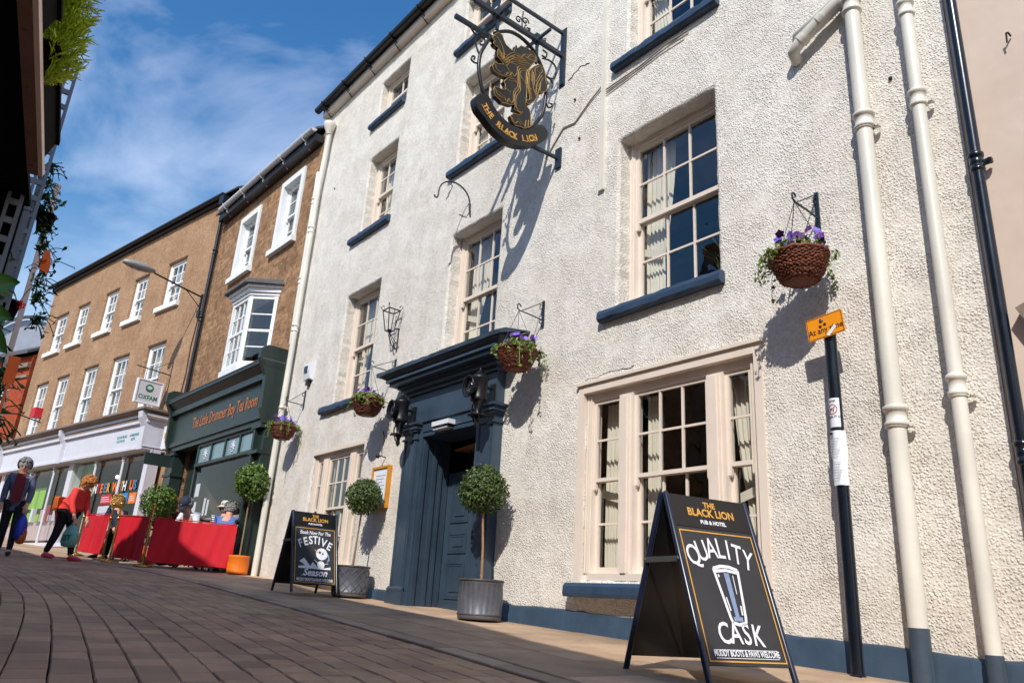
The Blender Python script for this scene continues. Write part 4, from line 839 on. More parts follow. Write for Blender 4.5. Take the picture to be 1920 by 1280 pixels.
LIONDATA={"body":[(-1.095,6.074),(-1.065,6.147),(-1.019,6.196),(-0.96,6.196),(-0.933,6.141),(-0.9,6.096),(-0.847,6.078),(-0.779,6.067),(-0.75,6.177),(-0.732,6.137),(-0.684,6.208),(-0.593,6.224),(-0.5,6.227),(-0.45,6.19),(-0.446,6.127),(-0.496,6.049),(-0.577,5.89),(-0.576,5.765),(-0.554,5.665),(-0.554,5.554),(-0.562,5.454),(-0.499,5.411),(-0.48,5.359),(-0.451,5.224),(-0.504,5.164),(-0.562,5.13),(-0.621,5.128),(-0.685,5.104),(-0.731,5.141),(-0.765,5.204),(-0.718,5.254),(-0.646,5.27),(-0.604,5.304),(-0.663,5.308),(-0.722,5.305),(-0.712,5.377),(-0.768,5.342),(-0.854,5.325),(-0.895,5.311),(-0.94,5.334),(-0.998,5.351),(-1.021,5.419),(-1.008,5.466),(-0.959,5.478),(-0.909,5.478),(-0.861,5.503),(-0.866,5.568),(-0.89,5.596),(-0.838,5.672),(-0.895,5.662),(-0.981,5.656),(-1.039,5.665),(-1.065,5.719),(-1.034,5.777),(-0.991,5.78),(-0.908,5.82),(-0.954,5.849),(-1.006,5.875),(-1.006,5.958),(-0.995,5.999),(-1.053,6.001),(-1.077,6.028),(-1.051,6.058)],"tail":[(-0.527,5.946),(-0.478,6.016),(-0.427,6.073),(-0.366,6.107),(-0.308,6.066),(-0.289,6.005),(-0.276,5.926),(-0.248,5.855),(-0.275,5.783),(-0.343,5.741),(-0.362,5.78),(-0.351,5.864),(-0.387,5.696),(-0.426,5.579),(-0.483,5.508),(-0.534,5.482),(-0.552,5.521),(-0.501,5.554),(-0.531,5.663),(-0.556,5.803)],"ring":[(-1.104,6.096),(-1.175,5.93),(-1.219,5.795),(-1.228,5.655),(-1.209,5.531),(-1.162,5.384),(-1.105,5.295),(-0.982,5.161),(-0.85,5.096),(-0.704,5.075),(-0.545,5.111),(-0.432,5.206),(-0.322,5.39),(-0.28,5.472),(-0.25,5.627),(-0.245,5.813),(-0.271,5.986),(-0.336,6.124),(-0.472,6.279),(-0.632,6.346),(-0.8,6.348),(-0.944,6.276),(-1.054,6.182)],"banner":[(-1.263,5.155),(-1.236,5.227),(-1.172,5.276),(-1.105,5.295),(-1.066,5.249),(-0.982,5.161),(-0.85,5.096),(-0.704,5.075),(-0.545,5.111),(-0.432,5.206),(-0.375,5.261),(-0.3,5.284),(-0.235,5.246),(-0.224,5.184),(-0.272,5.093),(-0.387,4.986),(-0.502,4.913),(-0.659,4.854),(-0.801,4.846),(-0.988,4.899),(-1.133,4.995),(-1.22,5.054)],"path":[(-1.145,5.196),(-1.105,5.138),(-1.03,5.072),(-0.943,5.024),(-0.827,4.989),(-0.697,4.979),(-0.568,5.014),(-0.439,5.082),(-0.302,5.201)],"g1":[(-1.001,5.989),(-0.962,5.955),(-0.942,5.884),(-0.884,5.888),(-0.817,5.982),(-0.747,6.036),(-0.642,6.053),(-0.579,6.031)],"g2":[(-0.888,5.845),(-0.842,5.912),(-0.757,5.974),(-0.667,5.982),(-0.564,6.025),(-0.517,6.023)],"g3":[(-0.57,5.894),(-0.662,5.9),(-0.694,5.827),(-0.678,5.71),(-0.671,5.617),(-0.722,5.508),(-0.712,5.377),(-0.649,5.315),(-0.591,5.331)],"g4":[(-0.838,5.672),(-0.751,5.698),(-0.689,5.662)],"g5":[(-0.866,5.568),(-0.855,5.52),(-0.781,5.505)],"g6":[(-0.549,5.92),(-0.547,5.78),(-0.506,5.634),(-0.471,5.569)],"g7":[(-0.473,5.947),(-0.471,5.793),(-0.432,5.673)],"g8":[(-0.433,5.926),(-0.454,6.001),(-0.381,6.084),(-0.338,6.036),(-0.375,5.987),(-0.423,6.004)],"g9":[(-0.342,5.976),(-0.41,5.811),(-0.416,5.654)],"g10":[(-0.898,5.701),(-0.868,5.69),(-0.843,5.745),(-0.812,5.714),(-0.787,5.776),(-0.754,5.738),(-0.714,5.801)],"g11":[(-0.859,5.396),(-0.826,5.346),(-0.803,5.412),(-0.77,5.362),(-0.731,5.435)],"g12":[(-0.742,5.189),(-0.694,5.132),(-0.654,5.179),(-0.607,5.148)],"g13":[(-0.548,5.15),(-0.54,5.248)],"g14":[(-0.505,5.177),(-0.504,5.272)],"g15":[(-0.47,5.214),(-0.476,5.3)],"g16":[(-0.732,6.044),(-0.671,6.036),(-0.631,6.116),(-0.583,6.086),(-0.527,6.175),(-0.464,6.153)],"g17":[(-1.025,5.754),(-0.999,5.7),(-0.941,5.691)],"g18":[(-0.999,5.444),(-0.965,5.381),(-0.914,5.368)],"g19":[(-1.064,6.134),(-1.019,6.118),(-0.972,6.076),(-0.922,5.993),(-0.913,5.886)],"cA":[(-1.385,6.081),(-1.309,6.016),(-1.213,6.039),(-1.104,6.096)],"cB":[(-1.31,5.947),(-1.265,5.837),(-1.225,5.778)],"cC":[(-1.229,5.668),(-1.289,5.647),(-1.332,5.664),(-1.316,5.719),(-1.288,5.715),(-1.299,5.682)],"cD":[(-1.257,6.061),(-1.183,6.022),(-1.178,5.962),(-1.224,5.922),(-1.237,5.956),(-1.211,5.981)],"cE":[(-0.327,6.37),(-0.261,6.356),(-0.281,6.286),(-0.337,6.283)],"cF":[(-0.327,6.245),(-0.216,6.278),(-0.116,6.246),(-0.102,6.136),(-0.139,6.057),(-0.218,6.029),(-0.283,6.037)],"cG":[(-0.282,6.023),(-0.185,6.018),(-0.142,5.969),(-0.155,5.904)],"cH":[(-0.264,5.99),(-0.252,5.924),(-0.221,5.934),(-0.223,5.969)],"cI":[(-0.236,5.662),(-0.194,5.613),(-0.141,5.655),(-0.143,5.689),(-0.174,5.68)]}
# ------------------------------------------------------------------ things on the pub wall
SX=-5.88
def poly_lion():
    d=dict(LIONDATA)
    d['ring']=cat(d['ring'],False,4); d['banner']=cat(d['banner'],True,3); d['tail']=cat(d['tail'],True,3); d['path']=cat(d['path'],False,4)
    return d
LD=poly_lion()
sign=thing('hanging_pub_sign','black and gold rampant lion cut-out sign hanging in an iron hoop from the wall','pub sign',(SX,-.1,5.0))
q=MB()
q.box(SX-.02,SX+.05,-.03,-.002,6.02,6.84); q.box(SX-.04,SX+.06,-.012,-.001,6.0,6.86)
q.beam((SX,-.02,6.46),(SX,-1.36,6.47),.05,.05); q.beam((SX,-.02,6.80),(SX,-1.5,6.80),.035,.035)
q.tube([(SX,-1.36,6.47),(SX,-1.44,6.47),(SX,-1.47,6.47)],[.02,.028,.008],8)
q.tube([(SX,-1.3,6.47),(SX,-1.3,6.8)],.014,6)
for y in(-.42,-1.02): q.beam((SX-.24,y,6.47),(SX+.24,y,6.47),.03,.03); q.beam((SX,y,6.49),(SX,y,6.79),.02,.02) if y<-1 else None; q.box(SX-.045,SX+.045,y-.05,y+.05,6.42,6.52)
q.beam((SX-.24,-.8,6.35),(SX-.24,-1.45,6.35),.045,.045); 
for y,z in((-.42,6.12),(-1.02,6.25)): q.beam((SX,y,6.45),(SX,y,z),.03,.03)
br_=q.build('bracket','iron_blue',sign)
q=MB(); q.box(SX-.03,SX+.06,-.03,-.002,4.86,5.12); q.beam((SX,-.02,5.0),(SX,-.5,4.98),.035,.035); q.build('lower_bracket','iron_blue',sign)
def sc(c,r0,turns,a0,plane='yz',x=SX,n=22,dirn=1):
    P=[]
    for k in range(n+1):
        t=k/n; a=a0+dirn*t*turns*2*PI; r=r0*(1-.85*t); P.append((x,c[0]+r*cos(a),c[1]+r*sin(a)))
    return P
q=MB()
q.tube([(SX,y,z) for y,z in LD['ring']],.022,8,flat=1)
for k in('cA','cB','cC','cD','cE','cF','cG','cH','cI'):
    P=LD[k]; 
    # smooth the traced scroll
    D=[]
    for i in range(len(P)-1):
        p0=P[max(i-1,0)];p1=P[i];p2=P[i+1];p3=P[min(i+2,len(P)-1)]
        for t in (0,.25,.5,.75):
            f=lambda a,b,c,d:.5*((2*b)+(-a+c)*t+(2*a-5*b+4*c-d)*t*t+(-a+3*b-3*c+d)*t**3)
            D.append((SX,f(p0[0],p1[0],p2[0],p3[0]),f(p0[1],p1[1],p2[1],p3[1])))
    D.append((SX,*P[-1])); q.tube(D,.011,6)
for c in((-.62,6.62),(-.72,6.58)): q.tube(sc(c,.055,1.2,0),.009,6)
q.tube([(SX,-.66,6.5),(SX,-.67,6.62),(SX,-.66,6.74)],.009,6); q.tube(sc((-.58,6.53),.05,1.2,2),.009,6)
for y in(-.3,-.55,-.95,-1.15):
    q.tube(sc((y,6.53),.03,1,1,n=10),.008,5)
q.build('hoop','iron_black',sign)
q=MB(); T=.028
q.prism(LD['body'],lambda a,b,t:(SX+t,a,b),-T,T,0); q.prism(LD['tail'],lambda a,b,t:(SX+t,a,b),-T,T,0)
li=fixn(q.build('lion_cutout','sign_black',sign))
q=MB()
def closed(P): return P+[P[0]]
for sx_ in(1,-1):
    for k in('body','tail'): q.tube([(SX+sx_*(T+.001),a,b) for a,b in closed(LD[k])],.0045,5,cap=False)
    for i in range(1,20):
        P=LD['g%d'%i]; D=[]
        for j in range(len(P)-1):
            p0=P[max(j-1,0)];p1=P[j];p2=P[j+1];p3=P[min(j+2,len(P)-1)]
            for t in (0,.33,.66):
                f=lambda a,b,c,d:.5*((2*b)+(-a+c)*t+(2*a-5*b+4*c-d)*t*t+(-a+3*b-3*c+d)*t**3)
                D.append((SX+sx_*(T+.001),f(p0[0],p1[0],p2[0],p3[0]),f(p0[1],p1[1],p2[1],p3[1])))
        D.append((SX+sx_*(T+.001),*P[-1])); q.tube(D,.0045,5)
    for nm in('g1','g2','g3','g6','g7','g9','g4'):
        for (oy,oz) in((.022,-.02),(-.02,.022)): q.tube([(SX+sx_*(T+.001),a+oy,b+oz) for a,b in cat(LD[nm][:-1],False,3)],.0035,4)
    # short fur strokes
    rg=random.Random(2)
    for (y,z) in [(-.95,5.95),(-.8,5.9),(-.7,5.85),(-.85,5.8),(-.6,6.1),(-.66,5.95),(-.45,5.85),(-.4,5.75),(-.47,5.7),(-.95,5.42),(-.9,5.38),(-.6,5.75),(-.62,5.2),(-.98,5.9),(-.75,6.0),(-.52,6.1),(-.57,6.14)]:
        a=rg.uniform(-.9,.3); P=[(SX+sx_*(T+.001),y+cos(a)*l,z+sin(a)*l-.3*l*l*4) for l in(-.05,0,.05,.09)]; q.tube(P,.005,4)
q.build('gold_outline','gold',li)
q=MB(); q.prism(LD['banner'],lambda a,b,t:(SX+t,a,b),-.05,.05,0); bn=fixn(q.build('name_scroll','sign_black',sign))
q=MB(); P=LD['path']; cum=[0]
for a,b in zip(P,P[1:]): cum.append(cum[-1]+math.hypot(b[0]-a[0],b[1]-a[1]))
def at(s_):
    for i in range(len(cum)-1):
        if s_<=cum[i+1] or i==len(cum)-2:
            t=(s_-cum[i])/(cum[i+1]-cum[i]); a,b=P[i],P[i+1]; return a[0]+(b[0]-a[0])*t,a[1]+(b[1]-a[1])*t
def tang(s_):
    a=at(max(0,s_-.09)); b=at(min(cum[-1],s_+.09)); return math.atan2(b[1]-a[1],b[0]-a[0])
tx='THE BLACK LION'; n=len(tx)
for sx_ in(1,-1):
    for i,c in enumerate(tx):
        if c==' ': continue
        u=(i+.5)/n if sx_>0 else 1-(i+.5)/n
        s_=.03+(cum[-1]-.17)*u; y,z=at(s_); a=tang(s_); ca,sa=cos(a),sin(a); ex=1 if sx_>0 else -1
        def fn(p,r,y=y,z=z,ca=ca,sa=sa,ex=ex,sx_=sx_): return (SX+sx_*.0515,y+(p*ex)*ca-(r-.06)*sa,z+(p*ex)*sa+(r-.06)*ca)
        add_text(q,c,.105,fn,0,.003,sx=.9)
        # small serifs on the strokes
        q.raw([fn(-.032,-.004),fn(.032,-.004),fn(.032,.004),fn(-.032,.004)],[(0,1,2,3)]) if c in 'THLIKBAN' else None
q.build('sign_lettering','gold_paint',bn)
# ---- baskets
def wall_bracket(x,out,zarm,ztop,zbot,label,grp='scrolled hanging basket brackets on the pub wall'):
    o=thing('basket_bracket',label,'bracket',(x,-.02,zarm),group=grp); q=MB(); w=.02 
    q.box(x-.016,x+.016,-.016,-.001,zbot,ztop)
    q.tube([(x,-.015,zarm-.02),(x,-out*.5,zarm-.005),(x,-out,zarm),(x,-out-.03,zarm+.02),(x,-out-.035,zarm+.06),(x,-out-.01,zarm+.075),(x,-out+.012,zarm+.06),(x,-out+.012,zarm+.045)],.0075,6)
    q.tube([(x,-.015,ztop-.02),(x,-out+.03,zarm+.01)],.005,6)
    q.tube([(x,-.02,ztop-.05),(x,-.055,ztop-.06),(x,-.06,ztop-.10),(x,-.035,ztop-.11),(x,-.03,ztop-.09)],.006,5); q.tube([(x,-.02,zbot+.08),(x,-.05,zbot+.085),(x,-.055,zbot+.04),(x,-.03,zbot+.03)],.006,5)
    q.build('scroll_arm','iron_blue',o); return o
def leafcluster(q,c,rad,n,size,rg,mi=0,squash=.6,shape=5,up=None):
    for _ in range(n):
        while 1:
            p=Vector((rg.uniform(-1,1),rg.uniform(-1,1),rg.uniform(-1,1)))
            if p.length<1: break
        p=Vector((p.x*rad[0],p.y*rad[1],p.z*rad[2]))+Vector(c); leaf(q,p,size*rg.uniform(.6,1.3),rg,mi)
def leaf(q,p,s_,rg,mi=0,r=None,asp=.5,nrm=None):
    d=Vector((rg.gauss(0,1),rg.gauss(0,1),rg.gauss(0,1))).normalized() if nrm is None else (nrm+Vector((rg.gauss(0,.5),rg.gauss(0,.5),rg.gauss(0,.5)))).normalized()
    u=d.cross(Vector((rg.gauss(0,1),rg.gauss(0,1),rg.gauss(0,1)))).normalized(); v=d.cross(u)*asp
    a=p-u*s_*.5; b=p+u*s_*.5
    q.face([a,p-u*s_*.15+v*s_*.5+d*s_*.08,b,p-u*s_*.15-v*s_*.5+d*s_*.08],mi,False,rg.random() if r is None else r)
def basket(x,y,zrim,r,seed,label,flowers=True,tip=None,big=1,grp='wicker hanging flower baskets on the pub wall'):
    rg=random.Random(seed); o=thing('hanging_basket',label,'hanging basket',(x,y,zrim-r*.85),group=grp)
    q=MB(); H=r*1.05
    prof=[(.38*r,-H),(.62*r,-H*.93),(.82*r,-H*.62),(.95*r,-H*.3),(1.0*r,0)]
    q.lathe([(.02,-H*.99)]+[(a*.97,b) for a,b in prof],(x,y,zrim),24)
    def rad(t):
        z=-H*(1-t); return interp(z,[b for a,b in prof],[a for a,b in prof]),z
    nst=26
    for k in range(17):
        t=.04+.94*k/16; rr,z=rad(t); P=[]
        for i in range(nst*4+1):
            a=2*PI*i/(nst*4); w=.012*big*sin(nst*a+ (PI if k%2 else 0)); P.append((x+(rr+w*.7)*cos(a),y+(rr+w*.7)*sin(a),zrim+z+rg.uniform(-.002,.002)))
        q.tube([Vector(p_)+Vector((rg.gauss(0,.003),rg.gauss(0,.003),rg.gauss(0,.004))) for p_ in P],rg.uniform(.006,.010),5,cap=False)
    for k in range(nst):
        a=2*PI*k/nst; q.tube([(x+rad(t)[0]*cos(a),y+rad(t)[0]*sin(a),zrim+rad(t)[1]) for t in(0,.3,.6,1)],.005,4)
    q.tube([(x+r*1.03*cos(2*PI*i/32),y+r*1.03*sin(2*PI*i/32),zrim+.006*sin(i*2.5)) for i in range(33)],.015,6,cap=False)
    q.build('wicker_bowl','wicker',o)
    q=MB(); q.lathe([(.001,zrim-.02),(r*.95,zrim-.02),(r*.9,zrim+.01),(.001,zrim+.02)],(x,y,0),18); q.build('soil','soil',o)
    f=MB()
    leafcluster(f,(x,y,zrim+.04),(r*1.05,r*1.05,.075),int(430*big),.045,rg)
    for k in range(5):   # trailing strands
        a=rg.uniform(0,2*PI); L_=rg.uniform(.12,.3); P=[(x+r*cos(a),y+r*sin(a),zrim+.03)]
        for i in range(1,6): t=i/5; P.append((x+(r+.10*t**.5+rg.uniform(-.01,.01))*cos(a),y+(r+.10*t**.5)*sin(a),zrim+.03-L_*t*t))
        f.tube(P,.003,4); 
        for p in P[1:]:
            for _ in range(5): leaf(f,Vector(p)+Vector((rg.gauss(0,.015),rg.gauss(0,.015),rg.gauss(0,.015))),.045,rg)
    for k in range(5):   # clumps spilling over the rim
        a=rg.uniform(0,2*PI); leafcluster(f,(x+r*.95*cos(a),y+r*.95*sin(a),zrim+.0),(.09,.09,.075),70,.05,rg)
    leafcluster(f,(x-r*.95,y-.03,zrim-.01),(.06,.08,.05),80,.045,rg)
    f.build('foliage','ivy_leaf',o)
    f=MB()
    leafcluster(f,(x+.03,y,zrim+.06),(r*.7,r*.7,.05),60,.05,rg); f.build('red_foliage','red_leaf',o)
    if flowers:
        f=MB()
        for k in range(int(26*big)):
            a=rg.uniform(0,2*PI); rr=r*rg.uniform(.2,1); c=Vector((x+rr*cos(a),y+rr*sin(a),zrim+.09+rg.uniform(0,.06))); mi=0 if rg.random()<.7 else 1; nn=Vector((rg.gauss(.2,.4),rg.gauss(-.8,.3),rg.gauss(.3,.4))).normalized()
            u=nn.cross(Vector((0,0,1))).normalized(); v=nn.cross(u)
            for j in range(5):
                t=2*PI*j/5; e=u*cos(t)+v*sin(t); g_=u*-sin(t)+v*cos(t); f.face([c,c+e*.022+g_*.017+nn*.004,c+e*.038,c+e*.022-g_*.017+nn*.004],mi,False)
        f.build('flowers',['pansy','pansy_dark'],o)
    if tip:
        f=MB()
        for a in(.4,2.5,4.6):
            f.tube([(x+r*cos(a),y+r*sin(a),zrim),tip],.0035,4)
        f.build('chain','iron_black',o)
    return o
BK=[(-2.745,.33,3.03,3.24,2.90,.20,2.57,'rightmost'),(-6.01,.34,3.02,3.23,2.92,.20,2.56,''),(-9.19,.36,3.04,3.23,3.02,.20,2.55,''),(-12.2,.30,3.06,3.31,2.98,.20,2.62,'')]
lb=['hanging basket below the bracket left of the thick white drainpipe, the largest in view','wicker hanging basket with purple pansies beside the right end of the door cornice','wicker hanging basket left of the door cornice, in front of a first floor sill','small looking wicker basket hanging beside the green tea room fascia']
ll=['blue scrolled bracket holding the basket nearest the orange plate','scrolled bracket holding the basket at the right end of the door cornice','thin scrolled bracket holding the basket left of the door cornice','scrolled bracket beside the white corner downpipes, next to the tea room']
for i,(x,out,za,zt,zb,r,zr,_) in enumerate(BK):
    wall_bracket(x,out,za,zt,zb,ll[i]); basket(x,-out,zr,r,20+i,lb[i],tip=(x,-out-.01,za-.005))
# iron arc hook above middle window
o=thing('arched_wall_hook','bare black iron arched hook over the window above the door','hook',(-7.62,-.02,4.9)); q=MB()
P=[(-7.62,-.005,4.9),(-7.62,-.03,5.02)]
for k in range(13): a=k/12*PI; P.append((-7.62-.0*k,-.28+.25*cos(a),5.08+.22*sin(a)))
P+=[(-7.62,-.535,5.0),(-7.62,-.55,4.97),(-7.62,-.58,4.97),(-7.62,-.585,5.0)]
q.tube(P,.011,6); q.build('hook_arm','iron_blue',o); 
# empty lantern frame
o=thing('empty_lantern_frame','empty rusty wrought iron lantern frame on the wall between the door and left window','lantern',(-9.25,-.1,3.4)); q=MB()
x,y,z0,z1=-9.2,-.16,3.62,3.93
T=[(x-.09,y-.09),(x+.09,y-.09),(x+.09,y+.09),(x-.09,y+.09)]; B=[(x-.045,y-.045),(x+.045,y-.045),(x+.045,y+.045),(x-.045,y+.045)]
for k in range(4):
    q.tube([(*T[k],z1),(*B[k],z0)],.008,5); q.tube([(*T[k],z1),(*T[(k+1)%4],z1)],.010,5); q.tube([(*B[k],z0),(*B[(k+1)%4],z0)],.008,5)
    q.tube([(*T[k],z1),(T[k][0]*1.0+(T[k][0]-x)*.3,T[k][1]+(T[k][1]-y)*.3,z1+.05),(T[k][0],T[k][1],z1+.075),(T[k][0]-(T[k][0]-x)*.3,T[k][1],z1+.05)],.006,5)
q.tube([(x,-.01,3.35),(x,-.01,3.7)],.01,5); q.tube([(x,-.01,3.38),(x,-.1,3.42),(x,y,3.55),(x,y,3.62)],.008,5); q.tube([(x-.05,-.01,3.4),(x,y,3.6),(x+.05,-.01,3.4)],.006,5); q.tube([(x,-.01,3.68),(x,-.08,3.68)],.009,5); q.ball((x,y,3.62),.03)
q.build('lantern_cage','iron_black',o)
# alarm box
o=thing('alarm_box','white burglar alarm box on the pub wall above the leftmost basket bracket','alarm',(-12.1,-.05,3.5)); q=MB()
q.prism([(-.0,3.78),(-.09,3.76),(-.10,3.62),(-.07,3.48),(0,3.46)],lambda a,b,t:(-12.1+t,a,b),-.12,.12); q.box(-12.16,-12.05,-.115,-.10,3.6,3.7,1); fixn(q.build('casing',['alarm_white','sill_blue'],o)); q=MB(); q.box(-12.15,-12.05,-.06,-.001,3.38,3.46); q.build('lamp_base','iron_black',o)
# menu case
o=thing('menu_case','gold framed menu case on the wall left of the door','menu case',(-8.98,-.04,1.15)); x0,x1,z0,z1=-9.40,-8.96,1.14,1.70; q=MB(); w=.03
q.box(x0,x0+w,-.06,-.001,z0,z1); q.box(x1-w,x1,-.06,-.001,z0,z1); q.box(x0+w,x1-w,-.059,-.001,z0,z0+w); q.box(x0+w,x1-w,-.059,-.001,z1-w,z1); q.build('frame','frame_gold',o)
q=MB(); q.box(x0+w,x1-w,-.04,-.03,z0+w,z1-w); pp_=q.build('menu_sheet','paper',o); q=MB()
for k in range(9): q.box(x0+.1,x1-.1-(k%3)*.03,-.042,-.0405,z1-.13-k*.045,z1-.12-k*.045)
q.build('menu_print','print_grey',pp_); 
q=MB(); q.tube([(-9.18,-.001,1.83),(-9.18,-.12,1.84)],.008,6); q.lathe([(.02,0),(.035,.03),(.02,.05)],(-9.18,-.12,1.8),8); q.build('picture_lamp','iron_black',o)
# carriage lamps on the pilasters
def clamp(x,label):
    o=thing('carriage_lamp',label,'wall lamp',(x,-.25,1.95),group='black carriage lamps on the door pilasters'); y=-.33; q=MB()
    q.lathe([(.09,2.13),(.098,2.15),(.09,2.17),(.09,2.36),(.108,2.38),(.10,2.40),(.06,2.44),(.035,2.45),(.035,2.47),(.015,2.48),(.012,2.50)],(x,y,0),20)
    q.lathe([(.075,2.13),(.05,2.08),(.03,2.0),(.045,1.98),(.02,1.9),(.03,1.86),(.008,1.82)],(x,y,0),14)
    q.lathe([(.085,1.955),(.11,1.965),(.085,1.975)],(x,y,0),16)
    q.beam((x,-.13,2.0),(x,y,2.0),.03,.03); q.beam((x,-.13,2.3),(x,y,2.3),.02,.03); q.box(x-.04,x+.04,-.16,-.13,1.9,2.36)
    for a in(-.05,.05): q.tube([(x+a,y-.02,2.15),(x+a*1.3,y-.04,2.02),(x+a,y-.01,1.9),(x+a*.4,y,1.88)],.008,6)
    for k in range(8): a=k*PI/4; q.ball((x+.1*cos(a),y+.1*sin(a),1.965),.014,0,6,4)
    q.build('lamp_body','iron_black',o)
    # round lens, turned out from the wall towards the left of the street
    rt=Matrix.Rotation(R(-8),3,'Z')
    q=MB(); q.lathe([(.05,-.03),(.08,-.09),(.118,-.15),(.128,-.15),(.125,-.135),(.09,-.08)],(x,y,2.27),22,0,'y',rot=rt); q.build('reflector_rim','iron_black',o)
    q=MB(); q.lathe([(.001,-.10),(.06,-.105),(.10,-.125),(.001,-.135)],(x,y,2.27),20,0,'y',rot=rt); q.build('lens','lens',o); return o
clamp(-6.66,'black carriage lamp with a round lens on the right door pilaster'); clamp(-8.32,'black carriage lamp with a round lens on the left door pilaster')
# street lamp on the brown building
def bl(u,v,z): return Vector((-18.64+u*cos(BA)+v*(-sin(BA)),-.20+u*sin(BA)+v*cos(BA),z))
o=thing('street_lamp','grey street lamp on a thin arm fixed to the long brown building','street lamp',bl(-.3,-.05,6.8)); q=MB()
q.beam(bl(-.3,-.01,6.55),bl(-.3,-.01,6.95),.08,.05); q.tube([bl(-.3,-.02,6.88),bl(-.32,-.5,6.95),bl(-.36,-1.25,7.08)],.022,8); q.tube([bl(-.3,-.02,6.6),bl(-.32,-.42,6.93)],.012,6); q.build('lamp_arm','iron_black',o)
q=MB(); c=bl(-.38,-1.62,7.12); d=(bl(-.36,-1.25,7.08)-c).normalized(); rt=Matrix.Rotation(math.atan2(d.y,d.x),3,'Z')
q.ball((0,0,0),.40,0,16,8,1,.36,.26); q.v=[tuple(rt@Vector(v)+c) for v in q.v]; hd=q.build('lamp_head','lamp_grey',o)
q=MB(); q.ball((0,0,-.06),.26,0,14,6,1,.38,.22); q.v=[tuple(rt@Vector(v)+c+Vector((0,0,-.0))) for v in q.v]; q.build('lamp_bowl','lens',hd)
o=thing('wall_bracket_light','small electric junction box with trailing cable below the street lamp arm','junction box',bl(-.26,-.05,6.3)); q=MB(); q.box(-.06,.06,-.05,.0,-.08,.1); q.v=[tuple(bl(-.26+v[0],v[1]-.01,6.4+v[2])) for v in q.v]; q.build('casing','iron_black',o); q=MB(); q.tube([bl(-.26,-.02,6.3),bl(-.34,-.02,5.6),bl(-.3,-.02,4.9),bl(-.36,-.02,4.3)],.012,5); q.build('cable','rust',o)
# charity hanging sign
o=thing('projecting_shop_sign','white projecting shop sign with green emblem and lettering on the long brown building','shop sign',bl(-1.1,-.45,4.1)); q=MB(); U=-1.1
def bs(v,z,t=0): return tuple(bl(U+t,v,z))
q.hexa([bs(-.74,4.14,-.03),bs(-.74,4.14,.03),bs(-.17,4.14,.03),bs(-.17,4.14,-.03),bs(-.74,4.67,-.03),bs(-.74,4.67,.03),bs(-.17,4.67,.03),bs(-.17,4.67,-.03)]); pn=q.build('sign_panel','shop_grey_white',o)
q=MB()
for (a,b,c_,d_) in((-.77,-.74,4.11,4.70),(-.17,-.14,4.11,4.70),(-.74,-.17,4.11,4.14),(-.74,-.17,4.67,4.70)):
    q.hexa([bs(a,c_,-.045),bs(a,c_,.045),bs(b,c_,.045),bs(b,c_,-.045),bs(a,d_,-.045),bs(a,d_,.045),bs(b,d_,.045),bs(b,d_,-.045)])
q.build('sign_frame','white_paint',o)
q=MB(); q.tube([bs(-.0,4.95),bs(-.85,4.99)],.014,6); q.tube([bs(-.6,4.98),bs(-.6,4.7)],.007,5); q.tube([bs(-.3,4.97),bs(-.3,4.7)],.007,5); q.tube([bs(-.01,5.3),bs(-.5,4.98)],.006,5); q.tube([bs(-.01,4.2),bs(-.01,5.3)],.010,5); q.build('sign_arm','iron_black',o)
q=MB()
for k in range(24):
    a=2*PI*k/24;b=2*PI*(k+1)/24; q.face([bs(-.455+.10*cos(a),4.50+.10*sin(a),.032),bs(-.455+.10*cos(b),4.50+.10*sin(b),.032),bs(-.455+.062*cos(b),4.515+.045*sin(b),.032),bs(-.455+.062*cos(a),4.515+.045*sin(a),.032)] if 1 else [])
q.face([bs(-.53,4.43,.0325),bs(-.38,4.43,.0325),bs(-.40,4.47,.0325),bs(-.51,4.47,.0325)])
add_text(q,'OXFAM',.15,lambda a,b:bs(-.455+a,4.22+b,.0325),0,.004,sx=.9); q.build('sign_lettering','oxgreen',pn)
# small dark green hanging sign by the tea room
def tl(u,v,z): return Vector((-13.19+u*cos(TA)-v*sin(TA),u*sin(TA)+v*cos(TA),z))
U=-4.95
o=thing('green_board_sign','blank dark green board hanging from an iron arm between the two shopfronts','shop sign',tl(U,-.45,2.5)); q=MB()
def gs(v,z,t=0): return tuple(tl(U+t,v,z))
q.hexa([gs(-.80,2.50,-.02),gs(-.80,2.50,.02),gs(-.16,2.50,.02),gs(-.16,2.50,-.02),gs(-.80,2.76,-.02),gs(-.80,2.76,.02),gs(-.16,2.76,.02),gs(-.16,2.76,-.02)]); q.build('sign_panel','tea_green',o)
q=MB(); q.tube([gs(0,2.86),gs(-.9,2.86)],.012,6); q.tube([gs(-.65,2.86),gs(-.65,2.76)],.006,5); q.tube([gs(-.3,2.86),gs(-.3,2.76)],.006,5); q.build('sign_arm','iron_black',o)
